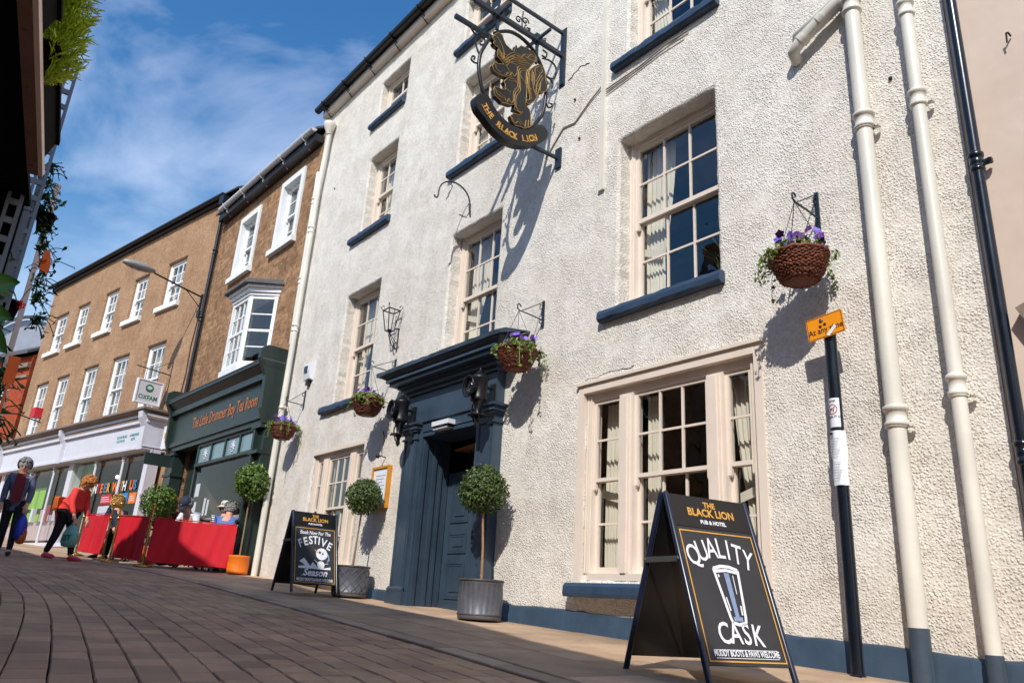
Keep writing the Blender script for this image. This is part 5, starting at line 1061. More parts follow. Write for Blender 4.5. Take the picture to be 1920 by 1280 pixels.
# ------------------------------------------------------------------ A-boards
def aboard(loc,th,label,W_,H,S,art):
    o=thing('pavement_a_board',label,'pavement sign',loc,th,group='pub A-boards on the pavement',local=True)
    def F(a,t,off=0,sg=1): # a across, t 0 top..1 foot
        y=-(.02+(S-.02)*t); z=H*(1-t); n=Vector((0,-H,(S-.02))).normalized(); n=Vector((0,n.y,n.z)); p=Vector((a,y,z))+n*off
        return (p.x,p.y*sg,p.z)
    hw=W_/2
    for sg,nm in ((1,'front_leg'),(-1,'rear_leg')):
        for x in(-hw,hw):
            q=MB(); q.tube([F(x,-.012,0,sg),F(x,0,0,sg),F(x,1,0,sg)],[.012,.017,.017],12); q.build('leg','slate_blue' if 0 else 'aboard_navy',o)
        q=MB()
        P=[F(-hw+.01,.0,-.008,sg),F(hw-.01,.0,-.008,sg),F(hw-.01,.90,-.008,sg),F(-hw+.01,.90,-.008,sg)]; Q=[F(-hw+.01,.0,.006,sg),F(hw-.01,.0,.006,sg),F(hw-.01,.90,.006,sg),F(-hw+.01,.90,.006,sg)]
        q.raw(P+Q,[(0,1,2,3),(4,7,6,5),(0,4,5,1),(1,5,6,2),(2,6,7,3),(3,7,4,0)],0)
        pn=q.build('board','board_grey' if sg>0 else 'sign_black',o)
        if sg>0:
            q=MB(); q.raw([F(-hw+.012,.0,.0095),F(hw-.012,.0,.0095),F(hw-.012,.185,.0095),F(-hw+.012,.185,.0095),F(-hw+.012,.0,.006),F(hw-.012,.0,.006),F(hw-.012,.185,.006),F(-hw+.012,.185,.006)],[(3,2,1,0),(0,1,5,4),(2,3,7,6)],0); q.build('header_strip','sign_black',pn)
            q=MB(); tt=lambda y0,k:(lambda a,b:F(a,y0-b/H*1.0,k))
            add_text(q,'THE',.046,tt(.062,.0105),0,.0015); add_text(q,'BLACK LION',.060,tt(.115,.0105),0,.0018,sx=.98); q.build('header_lettering','gold_paint',pn)
            q=MB(); add_text(q,'PUB & HOTEL',.030,tt(.160,.0105),0,.0012); q.build('sub_lettering','chalk_white',pn)
            q=MB(); e=.007
            a0,a1,t0,t1=-hw+.028,hw-.028,.205,.885
            for (xa,xb,ta,tb) in((a0,a0+e,t0,t1),(a1-e,a1,t0,t1),(a0+e,a1-e,t0,t0+e),(a0+e,a1-e,t1-e,t1)): q.face([F(xa,tb,.0085),F(xb,tb,.0085),F(xb,ta,.0085),F(xa,ta,.0085)])
            q.build('gold_border','gold_paint',pn)
            art(pn,F,H)
    q=MB()
    for x in(-hw-.018,hw+.018):
        a=F(x,.37,0,1); b=F(x,.37,0,-1)
        q.beam(a,b,.004,.03,up=(0,0,1))
        for p in(a,b): q.ball(p,.010,0,8,4)
    q.build('spreader_bar','board_strap',o)
    return o
mat('aboard_navy',s(20,30,52),.28,.15,8,spec=.6); mat('board_strap',s(70,74,70),.5,.1,8)
def poly(q,F,P,off,mi=0): q.face([F(a,t,off) for a,t in P],mi)
def stroke(q,F,P,w,off,mi=0,jit=0):
    for (a,b) in zip(P,P[1:]):
        d=Vector((b[0]-a[0],(b[1]-a[1])*.955)); 
        if d.length<1e-6: continue
        n=Vector((-d.y,d.x)).normalized()*w/2; dx,dt=n.x,n.y/.955
        q.face([F(a[0]-dx,a[1]-dt,off),F(b[0]-dx,b[1]-dt,off),F(b[0]+dx,b[1]+dt,off),F(a[0]+dx,a[1]+dt,off)],mi)
def arctext(q,F,H,tx,size,xs,base,rot,bold,mi=0,sx=.9,off=.0095):
    for c,x,b,r in zip(tx,xs,base,rot):
        ca,sa=cos(R(r)),sin(R(r)); add_text(q,c,size,lambda p,z,x=x,b=b,ca=ca,sa=sa:F(x+(p*sx*ca-z*sa),b-(p*sx*sa+z*ca)/H,off),mi,bold)
def art_cask(pn,F,H):
    q=MB(); arctext(q,F,H,'QUALITY',.155,[-.185,-.125,-.06,.0,.05,.105,.168],[.395,.37,.352,.348,.352,.372,.40],[16,10,5,0,-5,-10,-16],.0012,sx=.74)
    arctext(q,F,H,'CASK',.145,[-.118,-.045,.028,.10],[.795,.793,.795,.80],[3,0,-2,-5],.002,sx=.80)
    # pint glass
    T=lambda P:[(a,t) for a,t in P]
    for P in ([(-.085,.41),(-.05,.665),(-.042,.69)],[(.085,.41),(.053,.665),(.045,.69)],[(-.085,.41),(-.03,.395),(.03,.395),(.085,.41)],[(-.044,.69),(0,.70),(.047,.69)]): stroke(q,F,P,.017,.0095)
    stroke(q,F,[(-.082,.425),(0,.415),(.082,.425)],.016,.0096); stroke(q,F,[(.04,.44),(.035,.54)],.005,.0096); stroke(q,F,[(-.045,.56),(-.036,.63)],.008,.0096); stroke(q,F,[(.04,.60),(.036,.65)],.01,.0096); stroke(q,F,[(-.06,.44),(-.058,.455)],.010,.0096)
    stroke(q,F,[(-.21,.827),(.21,.823)],.003,.0095); stroke(q,F,[(-.21,.866),(.21,.864)],.003,.0095)
    add_text(q,'MUDDY BOOTS & PAWS WELCOME',.041,lambda a,b:F(a,.856-b/H,.0095),0,.0012,sx=.66)
    q.build('chalk_art','chalk_white',pn)
    q=MB(); q.face([F(-.02,.43,.0092),F(.016,.43,.0092),F(.012,.66,.0092),F(-.014,.66,.0092)]); q.face([F(-.03,.66,.0092),F(.032,.66,.0092),F(.03,.682,.0092),F(-.028,.682,.0092)]); q.build('chalk_shading','chalk_blue',pn)
def art_fest(pn,F,H):
    q=MB(); add_text(q,"Book Now For The",.062,lambda a,b:F(a,.285-b/H,.0095),0,.0015,sx=.8,slant=.15)
    arctext(q,F,H,'FESTIVE',.135,[-.175,-.115,-.055,0,.045,.10,.165],[.45,.425,.405,.40,.405,.425,.46],[22,14,6,0,-6,-15,-25],.003,sx=.85)
    add_text(q,'Season',.115,lambda a,b:F(a,.80-b/H,.0095),0,.003,sx=.95,slant=.3); stroke(q,F,[(-.17,.80),(-.13,.79)],.006,.0095)
    add_text(q,'MUDDY BOOTS & PAWS WELCOME',.046,lambda a,b:F(a,.865-b/H,.0095),0,.0012,sx=.62)
    def disc(cx,ct,r,off,mi=0,ry=1):
        q.face([F(cx+r*cos(k*PI/10),ct+r*ry*sin(k*PI/10),off) for k in range(20)],mi)
    disc(.085,.525,.075,.0095); disc(.075,.66,.047,.0094); poly(q,F,[(-.21,.69),(-.1,.675),(0,.69),(.12,.70),(.2,.68),(.2,.715),(-.21,.715)],.0093)
    poly(q,F,[(-.2,.63),(-.14,.585),(-.06,.685),(-.1,.69)],.0092); poly(q,F,[(-.06,.685),(-.03,.63),(.03,.69)],.0092)
    poly(q,F,[(.0,.47),(.03,.515),(.035,.50)],.0098,2); poly(q,F,[(-.02,.465),(.035,.50),(.03,.517)],.0099,2)
    stroke(q,F,[(.035,.64),(-.01,.60)],.006,.0096); stroke(q,F,[(.115,.65),(.17,.64)],.006,.0096); poly(q,F,[(.14,.50),(.18,.53),(.19,.60),(.15,.63),(.17,.57)],.0091,1)
    for a,t,r in((.06,.505,.016),(.098,.52,.012)): disc(a,t,r,.0102,3)
    q.build('chalk_art',['chalk_white','chalk_blue','gold_paint','board_grey'],pn)
zb=lambda x,y:gz(x,y)+(.024 if y>kys(x) else 0)
aboard((-2.817,-1.428,-.305),R(77.6),'large A-board chalked QUALITY CASK in front of the wide ground floor window',.571,.965,.36,art_cask)
aboard((-9.35,-.83,.035),R(85.5),'smaller looking festive A-board left of the door beside the small planter',.57,.955,.36,art_fest)
# ------------------------------------------------------------------ sign pole
po=thing('sign_pole','black metal pole with an orange plate and paper notices near the thick white drainpipe','sign pole',(-2.65,-.15,-.29)); q=MB()
q.tube([(-2.65,-.15,-.5),(-2.65,-.15,1.99)],.042,20); q.lathe([(.042,-.29),(.05,-.288),(.043,-.25)],(-2.65,-.15,0),20); q.build('pole','pipe_black',po)
q=MB(); rt=Matrix.Rotation(R(-6),3,'Y')
def PL(a,b,t): v=rt@Vector((a,0,b)); return (-2.65+v.x,-.205+t,2.035+v.z)
q.prism([(-.13,-.085),(.13,-.085),(.14,-.075),(.14,.075),(.13,.085),(-.13,.085),(-.14,.075),(-.14,-.075)],PL,-.006,0); pl_=q.build('orange_plate','sign_orange',po)
q=MB(); add_text(q,'At any time',.062,lambda a,b:PL(a,-.045+b,-.0075),0,.001,sx=.9)
for a,b in((-.035,.005),(.0,.012)): q.face([PL(a+.012*cos(k*PI/6),b+.012*sin(k*PI/6),-.0075) for k in range(12)])
e=.004
for (xa,xb,ya,yb) in((-.134,.134,-.08,-.076),(-.134,.134,.076,.08),(-.134,-.130,-.076,.076),(.130,.134,-.076,.076)): q.face([PL(xa,ya,-.0072),PL(xb,ya,-.0072),PL(xb,yb,-.0072),PL(xa,yb,-.0072)])
q.build('plate_lettering','print_black',pl_); q=MB(); q.face([PL(.0,-.07,-.0085),(PL(.02,-.085,-.0085)),PL(.085,-.03,-.0085),PL(.07,-.012,-.0085)]); q.build('sticker','paper',pl_)
q=MB(); q.lathe([(.001,0),(.013,0),(.015,.006),(.001,.008)],PL(-.02,.05,-.014),10,0,'y'); q.box(-2.665,-2.635,-.2,-.16,1.96,2.0); q.build('plate_fixing','galv',pl_)
def wrap(q,z0,z1,r,a0,a1,mi=0,n=10,wob=0):
    P=[]
    for k in range(n+1):
        a=R(a0+(a1-a0)*k/n); P+= [(-2.65+r*cos(a),-.15+r*sin(a),z0+random.uniform(-wob,wob)),(-2.65+r*cos(a),-.15+r*sin(a),z1+random.uniform(-wob,wob))]
    q.raw(P,[(2*i,2*i+2,2*i+3,2*i+1) for i in range(n)],mi,True)
q=MB(); wrap(q,1.30,1.505,.0445,-165,-30); st=q.build('dog_notice','paper',po)
q=MB(); 
def cyl(a,z,r=.046): th=R(-97)+a/r; return (-2.65+r*cos(th),-.15+r*sin(th),z)
n=28
for k in range(n):
    a,b=2*PI*k/n,2*PI*(k+1)/n; q.face([cyl(.036*cos(a),1.425+.036*sin(a)),cyl(.036*cos(b),1.425+.036*sin(b)),cyl(.030*cos(b),1.425+.030*sin(b)),cyl(.030*cos(a),1.425+.030*sin(a))])
q.build('red_ring','red_ring',st)
q=MB(); D_=[(-.018,.0),(-.014,.008),(.008,.008),(.014,.018),(.022,.014),(.016,.008),(.012,-.004),(.012,-.02),(.007,-.02),(.006,-.006),(-.008,-.006),(-.012,-.02),(-.017,-.02),(-.014,-.006)]
q.face([cyl(a,1.425+b,.0462) for a,b in D_]); 
for (t,z,sz) in(('CLEAN IT UP',1.365,.022),('PLEASE',1.478,.016)): add_text(q,t,sz,lambda a,b,z=z:cyl(a,z+b,.0462),0,.0005)
wrap(q,1.285,1.297,.0455,-160,-30); q.build('notice_print','print_black',st)
q=MB(); vs=[];n=12
for j in range(7):
    z=1.275-j*.062
    for k in range(n+1): a=R(-172+(160)*k/n); r=.048+(.006*sin(j*1.1+k) if 0<j else 0)+(.014 if k==n else 0)+ (.006 if k==0 else 0); vs.append((-2.65+r*cos(a),-.15+r*sin(a),z))
q.raw(vs,[(j*(n+1)+k,j*(n+1)+k+1,(j+1)*(n+1)+k+1,(j+1)*(n+1)+k) for j in range(6) for k in range(n)],0,True); pn=q.build('paper_notice','paper',po)
q=MB(); 
for k in range(17): 
    z=1.235-k*.018
    if k in(0,9): continue
    for m_ in range(2): 
        P=[]
        for a in range(-142,-40,12): P.append(a)
    wrap(q,z,z+.003,.0562,-140,-50-(k*37%30),0,6)
wrap(q,1.245,1.262,.0562,-145,-100,1,4); q.build('notice_print',['print_grey','print_black'],pn)
# ------------------------------------------------------------------ planters and topiary
def crown(q,c,r,n,size,rg,sz=1,core=None,clump=10):
    # clumps give an uneven outline
    cl=[Vector((rg.gauss(0,1),rg.gauss(0,1),rg.gauss(0,1))).normalized() for _ in range(clump)]
    for _ in range(n):
        d=Vector((rg.gauss(0,1),rg.gauss(0,1),rg.gauss(0,1))).normalized()
        b=max(d.dot(v) for v in cl); rr=r*(rg.random()**.28)*(1+.20*(b-.78))*(1+rg.uniform(-.04,.06)); rr*=rg.uniform(1.06,1.2) if rg.random()<.02 else 1
        p=Vector((d.x*rr,d.y*rr,d.z*rr*sz))+Vector(c); leaf(q,p,size*rg.uniform(.6,1.3),rg,0,None,.55,d)
def planter(name,label,x,y,r,h,pm,rim,rib,ballz,ballr,lm,ls,n,stemlean=(0,0),seed=1,lat=False,rows=48):
    z=zb(x,y); o=thing(name,label,'potted tree',(x,y,z)); q=MB()
    N=rib*2; prof=[(r*.97,0),(r,.03),(r,.045),(r*.985,.05),(r*1.02,h*.5),(r*.985,h-.05),(r*1.0,h-.045),(r*1.02,h-.01),(r*1.0,h),(r*.94,h),(r*.93,h-.06)]
    vs=[];fs=[]; n2=96
    for (a,b) in prof:
        for k in range(n2):
            t=2*PI*k/n2; w=1+(.012*(1 if (k//2)%2 else -1) if .05<=b<=h-.05 and rib else 0); vs.append((x+a*w*cos(t),y+a*w*sin(t),z+b))
    for i in range(len(prof)-1):
        for k in range(n2): a=i*n2+k;b=i*n2+(k+1)%n2; fs.append((a,b,b+n2,a+n2))
    fs.append(tuple(range(n2))[::-1]); q.raw(vs,fs,0,True)
    if lat:
        for k in range(14):
            for sg in(1,-1):
                P=[]
                for j in range(9): t=j/8; a=2*PI*k/14+sg*t*1.1; P.append((x+r*1.02*cos(a),y+r*1.02*sin(a),z+.05+(h-.1)*t))
                q.tube(P,.004,4)
    pt=q.build('pot',pm,o); q=MB()
    if rim: q.tube([(x+r*1.01*cos(2*PI*k/40),y+r*1.01*sin(2*PI*k/40),z+h-.01) for k in range(41)],.012,6,cap=False); q.tube([(x+r*.99*cos(2*PI*k/40),y+r*.99*sin(2*PI*k/40),z+.045) for k in range(41)],.009,6,cap=False); q.build('rim','galv_rim',pt)
    q=MB(); q.lathe([(.001,h-.05),(r*.95,h-.05),(r*.9,h-.04),(.001,h-.03)],(x,y,z),20); q.build('soil','soil',pt)
    lx,ly=stemlean; q=MB(); q.tube([(x,y,z+h-.06),(x+lx*.3+.006,y+ly*.3,z+h+(ballz-h)*.35),(x+lx*.7-.004,y+ly*.7,z+h+(ballz-h)*.7),(x+lx,y+ly,z+ballz)],[.016,.013,.012,.012],8)
    c=(x+lx,y+ly,z+ballz)
    rg=random.Random(seed)
    for k in range(10):
        d=Vector((rg.gauss(0,1),rg.gauss(0,1),rg.gauss(.3,1))).normalized()*ballr*.8; q.tube([(c[0],c[1],c[2]-ballr*.4),(c[0]+d.x*.5,c[1]+d.y*.5,c[2]+d.z*.4),(c[0]+d.x,c[1]+d.y,c[2]+d.z)],[.009,.006,.003],5)
    q.build('trunk','stem_brown',o); q=MB(); crown(q,c,ballr,n,ls,rg); q.build('crown',lm,o); return o
planter('topiary_planter','clipped ball topiary in the fluted grey pot to the right of the door',-6.31,-.38,.215,.37,'galv','r',24,1.25,.25,'box_leaf',.036,5000,(-.07,.0),3)
planter('topiary_planter','clipped ball topiary in the lattice patterned grey pot left of the door',-9.14,-.32,.22,.37,'galv','r',0,1.23,.235,'box_leaf',.036,4600,(.06,.02),4,lat=True)
planter('bay_tree_planter','bushy bay tree in a bright orange pot at the corner of the tea room',-13.10,-.34,.17,.29,'orange_pot',None,0,1.50,.32,'bay_leaf',.07,2200,(.02,0),5)
planter('bay_tree_planter','bay tree behind the red barriers in front of the tea room sign board',-15.5,-1.15,.17,.3,'terracotta',None,0,1.10,.33,'bay_leaf',.06,2000,(0,0),6)
# ------------------------------------------------------------------ barriers
PZ={}
def bpost(x,y,label,h=.93):
    z=zb(x,y); o=thing('brass_barrier_post',label,'barrier post',(x,y,z),group='brass posts of the cafe barrier'); q=MB()
    q.lathe([(.16,0),(.16,.012),(.11,.03),(.04,.045),(.03,.06)],(x,y,z),20); q.build('base','brass',o)
    q=MB(); q.tube([(x,y,z+.05),(x,y,z+h)],.019,12); q.lathe([(.019,h-.22),(.03,h-.21),(.03,h-.17),(.019,h-.16)],(x,y,z),12); q.build('upright','brass',o)
    q=MB(); q.lathe([(.019,h),(.034,h+.01),(.02,h+.025),(.036,h+.05),(.034,h+.075),(.01,h+.10)],(x,y,z),12); q.build('finial','brass',o)
POSTS=[(-17.56,-1.97),(-15.85,-1.83),(-15.12,-1.86),(-13.98,-1.60)]
for (x,y),l in zip(POSTS,('brass post at the far end of the red cafe barrier, behind the walking woman','brass post at the right edge of the farthest red screen','brass post beside the seated blonde woman','brass post between the two nearest red screens')): bpost(x,y,l)
def screen(p,q_,label,z0=.11,z1=.80,seed=1,sag=.0):
    (xa,ya),(xb,yb)=p,q_; o=thing('red_barrier_screen',label,'barrier',((xa+xb)/2,(ya+yb)/2,gz((xa+xb)/2,-1.3)),group='red fabric screens of the cafe barrier'); q=MB(); n=40;m_=14; vs=[]; L_=math.hypot(xb-xa,yb-ya); nx,ny=-(yb-ya)/L_,(xb-xa)/L_
    for j in range(m_+1):
        for i in range(n+1):
            t=i/n;u=j/m_; x=xa+(xb-xa)*t; y=ya+(yb-ya)*t; w=.022*sin(8*t+seed+u)*(.3+u)+.012*sin(21*t+seed*2+u*3)*(.2+u)+.006*sin(47*t+u*5); zz=(gz(xa,-1.3)*(1-t)+gz(xb,-1.0)*t)
            vs.append((x+nx*w,y+ny*w,zz+z1+(z0-z1)*u-.012*sin(PI*t)*(1-u)))
    q.raw(vs,[(j*(n+1)+i,j*(n+1)+i+1,(j+1)*(n+1)+i+1,(j+1)*(n+1)+i) for j in range(m_) for i in range(n)],0,True); q.build('fabric','barrier_red',o)
    q=MB(); za,zc=gz(xa,-1.3),gz(xb,-1.0); q.tube([(xa,ya,za+z1+.008),(xb,yb,zc+z1+.008)],.009,8); q.build('rail','barrier_red',o); q=MB(); q.tube([(xa,ya,za+z0-.008),(xb,yb,zc+z0-.008)],.009,8); q.build('rail','barrier_red',o)
    for x,y,z in((xa,ya,za+z1),(xb,yb,zc+z1),(xa,ya,za+z0),(xb,yb,zc+z0)): q=MB(); q.ball((x,y,z),.016,0,8,5); q.build('rail_clip','galv',o)
screen((-17.5,-1.965),(-15.9,-1.835),'farthest and narrowest red fabric screen, next to the walking woman',seed=1)
screen((-15.07,-1.855),(-14.03,-1.615),'middle red fabric screen between two brass posts, right of the seated blonde woman',seed=2)
screen((-13.93,-1.56),(-13.20,-.42),'nearest and widest red fabric screen, ending by the orange pot',seed=4)
# ------------------------------------------------------------------ cafe furniture behind the screens
def chair(loc,rot,label):
    o=thing('cafe_chair',label,'chair',loc,rot,group='dark metal cafe chairs behind the red screens',local=True)
    q=MB(); q.box(-.2,.2,-.2,.2,.43,.455); q.build('seat','iron_black',o)
    q=MB(); q.tube([(-.19,.19,.45),(-.19,.23,.85),(.19,.23,.85),(.19,.19,.45)],.012,6)
    for z in(.6,.7,.8): q.box(-.18,.18,.2,.215,z,z+.04)
    q.build('backrest','iron_black',o)
    for x in(-.18,.18):
        for y in(-.18,.18): q=MB(); q.tube([(x,y,.44),(x*1.1,y*1.1,0)],.012,6); q.build('leg','iron_black',o)
    return o
CH=[(-16.3,-1.15,1.2),(-15.9,-.75,-.9),(-14.9,-.62,-1.2),(-14.25,-.40,.9),(-13.6,-.5,-.6),(-16.55,-1.5,.6)]
lab=['beside the bay tree','under the ginger haired person','under the person in the navy cap','under the person in the striped top','nearest the green shopfront column','under the seated blonde woman']
c0=None
for (x,y,a),l in zip(CH,lab):
    if c0 is None: c0=chair((x,y,zb(x,y)),a,'dark metal cafe chair '+l)
    else: dup(c0,(x,y,zb(x,y)),a,'dark metal cafe chair '+l)
def table(loc,label):
    o=thing('cafe_table',label,'table',loc,0,group='round cafe tables behind the red screens',local=True)
    q=MB(); q.lathe([(.001,.70),(.33,.70),(.34,.715),(.33,.73),(.001,.73)],(0,0,0),24); q.build('tabletop','galv',o)
    q=MB(); q.tube([(0,0,.05),(0,0,.7)],.025,8)
    q.build('pedestal','iron_black',o)
    for k in range(4): q=MB(); a=k*PI/2+.4; q.tube([(0,0,.12),(.15*cos(a),.15*sin(a),.08),(.27*cos(a),.27*sin(a),.0)],.014,6); q.build('foot','iron_black',o)
    return o
t0=table((-14.0,-.9,zb(-14,-.9)),'round cafe table behind the widest red screen'); dup(t0,(-15.9,-1.3,zb(-15.9,-1.3)),0,'round cafe table beside the seated blonde woman')
# ------------------------------------------------------------------ people
def figure(label,loc,heading,J,outer,legs,hairm,hairf,shoes='trouser_dark',sleeve=True,extra=None,hat=None,fingers=True,beardless=True,coatlen=None,shirt=None,bodyw=1):
    o=thing('person',label,'person',loc,heading,local=True)
    V=[];E=[];Rd=[]; idx={}
    def add(k,p,r,par=None):
        idx[k]=len(V); V.append(p); Rd.append(r); 
        if par is not None: E.append((idx[par],idx[k]))
    add('pel',J['pel'],.115); add('wst',J['wst'],.105,'pel'); add('chs',J['chs'],.125,'wst'); add('nck',J['nck'],.052,'chs'); add('hd0',J['hd0'],.075,'nck'); add('hd1',J['hd1'],.088,'hd0'); add('hd2',J['hd2'],.07,'hd1')
    for s_ in('l','r'):
        add('sh'+s_,J['sh'+s_],.055,'chs'); add('el'+s_,J['el'+s_],.042,'sh'+s_); add('wr'+s_,J['wr'+s_],.027,'el'+s_)
        w=Vector(J['wr'+s_]); d=(w-Vector(J['el'+s_])).normalized(); pm=w+d*.07; add('pm'+s_,tuple(pm),(.034,.018),'wr'+s_)
        if fingers:
            sd2=d.cross(Vector((1,0,.1))).normalized() if abs(d.z)>.6 else Vector((0,0,1)); cu=d.cross(sd2).normalized()
            for f in range(4):
                off=sd2*(.028-.0187*f); L_=[.062,.072,.068,.054][f]
                a=pm+off+d*.018; b=a+d*L_*.5+cu*.008; c=b+d*L_*.4+cu*.022
                add('f%d%s'%(f,s_),tuple(a),.0095,'pm'+s_); add('g%d%s'%(f,s_),tuple(b),.0085,'f%d%s'%(f,s_)); add('h%d%s'%(f,s_),tuple(c),.007,'g%d%s'%(f,s_))
            a=w+d*.03+sd2*.035; add('t'+s_,tuple(a),.011,'wr'+s_); add('u'+s_,tuple(a+d*.035+sd2*.018+cu*.012),.009,'t'+s_)
        add('hp'+s_,J['hp'+s_],.09,'pel'); add('kn'+s_,J['kn'+s_],.056,'hp'+s_); add('an'+s_,J['an'+s_],.036,'kn'+s_); add('to'+s_,J['to'+s_],.032,'an'+s_)
    bd=skin('body',V,E,Rd,'skin_tone',o,sub=2)
    hd=Vector(J['hd1']); fd=Vector(J['face']).normalized(); up=(Vector(J['hd2'])-Vector(J['hd0'])).normalized(); sd_=fd.cross(up).normalized(); up=sd_.cross(fd)
    q=MB()
    q.tube([hd+fd*.08+up*.015,hd+fd*.108-up*.018,hd+fd*.085-up*.03],[.008,.016,.01],8)
    for sg in(1,-1): q.lathe([(.001,-.012),(.014,-.008),(.018,0),(.012,.012)],hd+sd_*sg*.088-fd*.0,8)
    q.tube([hd+fd*.088-up*.055+sd_*.022,hd+fd*.093-up*.056,hd+fd*.088-up*.055-sd_*.022],.006,6,1)
    for sg in(1,-1): q.ball(hd+fd*.083+up*.018+sd_*sg*.03,.011,2,8,5)
    mergeinto(bd,q,['skin_tone','poster_red','print_black'])
    # clothes
    if outer:
        cv=[];ce=[];cr_=[];ci={}
        def ad(k,p,r,par=None):
            ci[k]=len(cv); cv.append(p); cr_.append(r)
            if par: ce.append((ci[par],ci[k]))
        ad('a',J['pel'],.135*bodyw); ad('b',J['wst'],.132*bodyw,'a'); ad('c',J['chs'],.148*bodyw,'b'); ad('n',tuple(Vector(J['chs'])*.45+Vector(J['nck'])*.55),.08,'c')
        if coatlen: ad('h',coatlen,.155*bodyw,'a')
        for s_ in('l','r'):
            ad('s'+s_,J['sh'+s_],.072,'c'); ad('e'+s_,J['el'+s_],.056,'s'+s_)
            if sleeve: ad('w'+s_,tuple(Vector(J['wr'+s_])*.92+Vector(J['el'+s_])*.08),.042,'e'+s_)
        skin('jacket' if sleeve else 'shirt',cv,ce,cr_,outer,o,sub=2)
    cv=[J['pel']];ce=[];cr_=[.134]
    for s_ in('l','r'):
        b=len(cv); cv+=[J['hp'+s_],J['kn'+s_],J['an'+s_]]; cr_+=[.10,.070,.048]; ce+=[(0,b),(b,b+1),(b+1,b+2)]
    skin('trousers',cv,ce,cr_,legs,o,sub=1)
    for s_ in('l','r'):
        a=Vector(J['an'+s_]); t=Vector(J['to'+s_]); d=t-a; d.z=0; d.normalize(); q=MB(); c=a+d*.05; 
        q.tube([c-d*.10+Vector((0,0,-.03)),c-d*.06+Vector((0,0,-.028)),c+d*.03+Vector((0,0,-.035)),c+d*.12+Vector((0,0,-.045)),c+d*.17+Vector((0,0,-.05))],[.02,.042,.044,.036,.015],10,flat=1); q.build('shoe',shoes,o)
    if hairm:
        rg=random.Random(3); q=MB(); c=hd-fd*.018+up*.03
        for k in range(900):
            d=Vector((rg.gauss(0,1),rg.gauss(0,1),rg.gauss(0,1))).normalized()
            if d.dot(fd)>.25 and d.dot(up)<.68: continue
            if d.dot(up)<-.62: continue
            p=c+fd*d.dot(fd)*.108+up*d.dot(up)*.115+sd_*d.dot(sd_)*.102; tdir=(up*-.6+Vector((rg.gauss(0,.5),rg.gauss(0,.5),rg.gauss(0,.5)))); tdir=(tdir-d*tdir.dot(d)).normalized(); w=d.cross(tdir)
            q.face([p-w*.017,p+w*.017,p+w*.010+tdir*.055*hairf+d*.014,p-w*.010+tdir*.055*hairf+d*.012],0,True)
        q.ball(c,.100,0,14,9,1,1,1.04)
        q.build('hair',hairm,o)
    return o,bd,hd,fd,up,sd_
def standing(lean=0,step=.0,armswing=(.0,.0),head_down=0,H=1.0,armfl=0,armfr=0):
    # +x forward, +y left ; lean in radians from the hips
    def L_(x,z): # rotate about pelvis (0,.92)
        dz=z-.92; return (x*cos(lean)+dz*sin(lean), .92+dz*cos(lean)-x*sin(lean))
    J={}
    def P(k,x,y,z,l=True):
        if l: x,z=L_(x,z)
        J[k]=(x*H,y*H,z*H)
    P('pel',0,0,.94); P('wst',.01,0,1.10); P('chs',0,0,1.30); P('nck',.01,0,1.47)
    hx,hz=L_(.02,1.53); hd=head_down
    for k,d in(('hd0',0),('hd1',.07),('hd2',.14)): J[k]=((hx+sin(lean+hd)*d)*H,0,(hz+cos(lean+hd)*d)*H)
    J['face']=(cos(lean+hd),0,-sin(lean+hd))
    for s_,sg,af in(('l',1,armfl),('r',-1,armfr)):
        P('sh'+s_,0,.17*sg,1.40); sx,_,sz=J['sh'+s_]; J['el'+s_]=(sx+sin(af)*.28*H,.21*sg*H,sz-cos(af)*.28*H); J['wr'+s_]=(J['el'+s_][0]+sin(af+.35)*.25*H,.20*sg*H,J['el'+s_][2]-cos(af+.35)*.25*H)
        st=step*sg; P('hp'+s_,0,.09*sg,.88,False); J['kn'+s_]=((st*.5+.04)*H,.095*sg*H,.48*H); J['an'+s_]=(st*H,.10*sg*H,(.08+(.03 if st<0 else 0))*H); J['to'+s_]=((st+.17)*H,.11*sg*H,.045*H)
    return J
# walking woman in red, bending forward
J=standing(lean=.46,step=.22,head_down=.25,H=.85,armfl=.05,armfr=.12)
wx,wy=-15.42,-2.62
o,bd,hd,fd,up,sd_=figure('stooping woman in a red top and dark jeans carrying a pale green bag',(wx,wy,zb(wx,wy)),R(38),J,'coat_red','trouser_dark','ginger_hair',1.1,shoes='shoe_pink',coatlen=(-.10,0,.76),bodyw=1.06)
def local_thing(name,label,cat,loc,rz): return thing(name,label,cat,loc,rz,local=True)
Mw=Matrix.Translation((wx,wy,zb(wx,wy)))@Matrix.Rotation(R(38),4,'Z')
b=local_thing('handbag','tan leather bag slung on the back of the woman in red','bag',(wx,wy,zb(wx,wy)),R(38))
c=Vector(J['wst'])+Vector((-.22,-.02,.02)); q=MB(); q.prism([(-.14,-.13),(.14,-.13),(.15,.08),(.12,.11),(-.12,.11),(-.15,.08)],lambda a,b_,t:(c.x+t+.02*b_,c.y+a,c.z+b_),-.05,.05); q.box(c.x-.06,c.x-.048,c.y-.13,c.y+.13,c.z+.0,c.z+.12); fixn(q.build('bag_body','bag_tan',b))
q=MB(); q.tube([(c.x,c.y+.12,c.z+.1),tuple(Vector(J['shl'])+Vector((0,.03,.08))),(c.x+.2,c.y+.1,c.z-.05)],.012,6); q.build('strap','bag_tan',b)
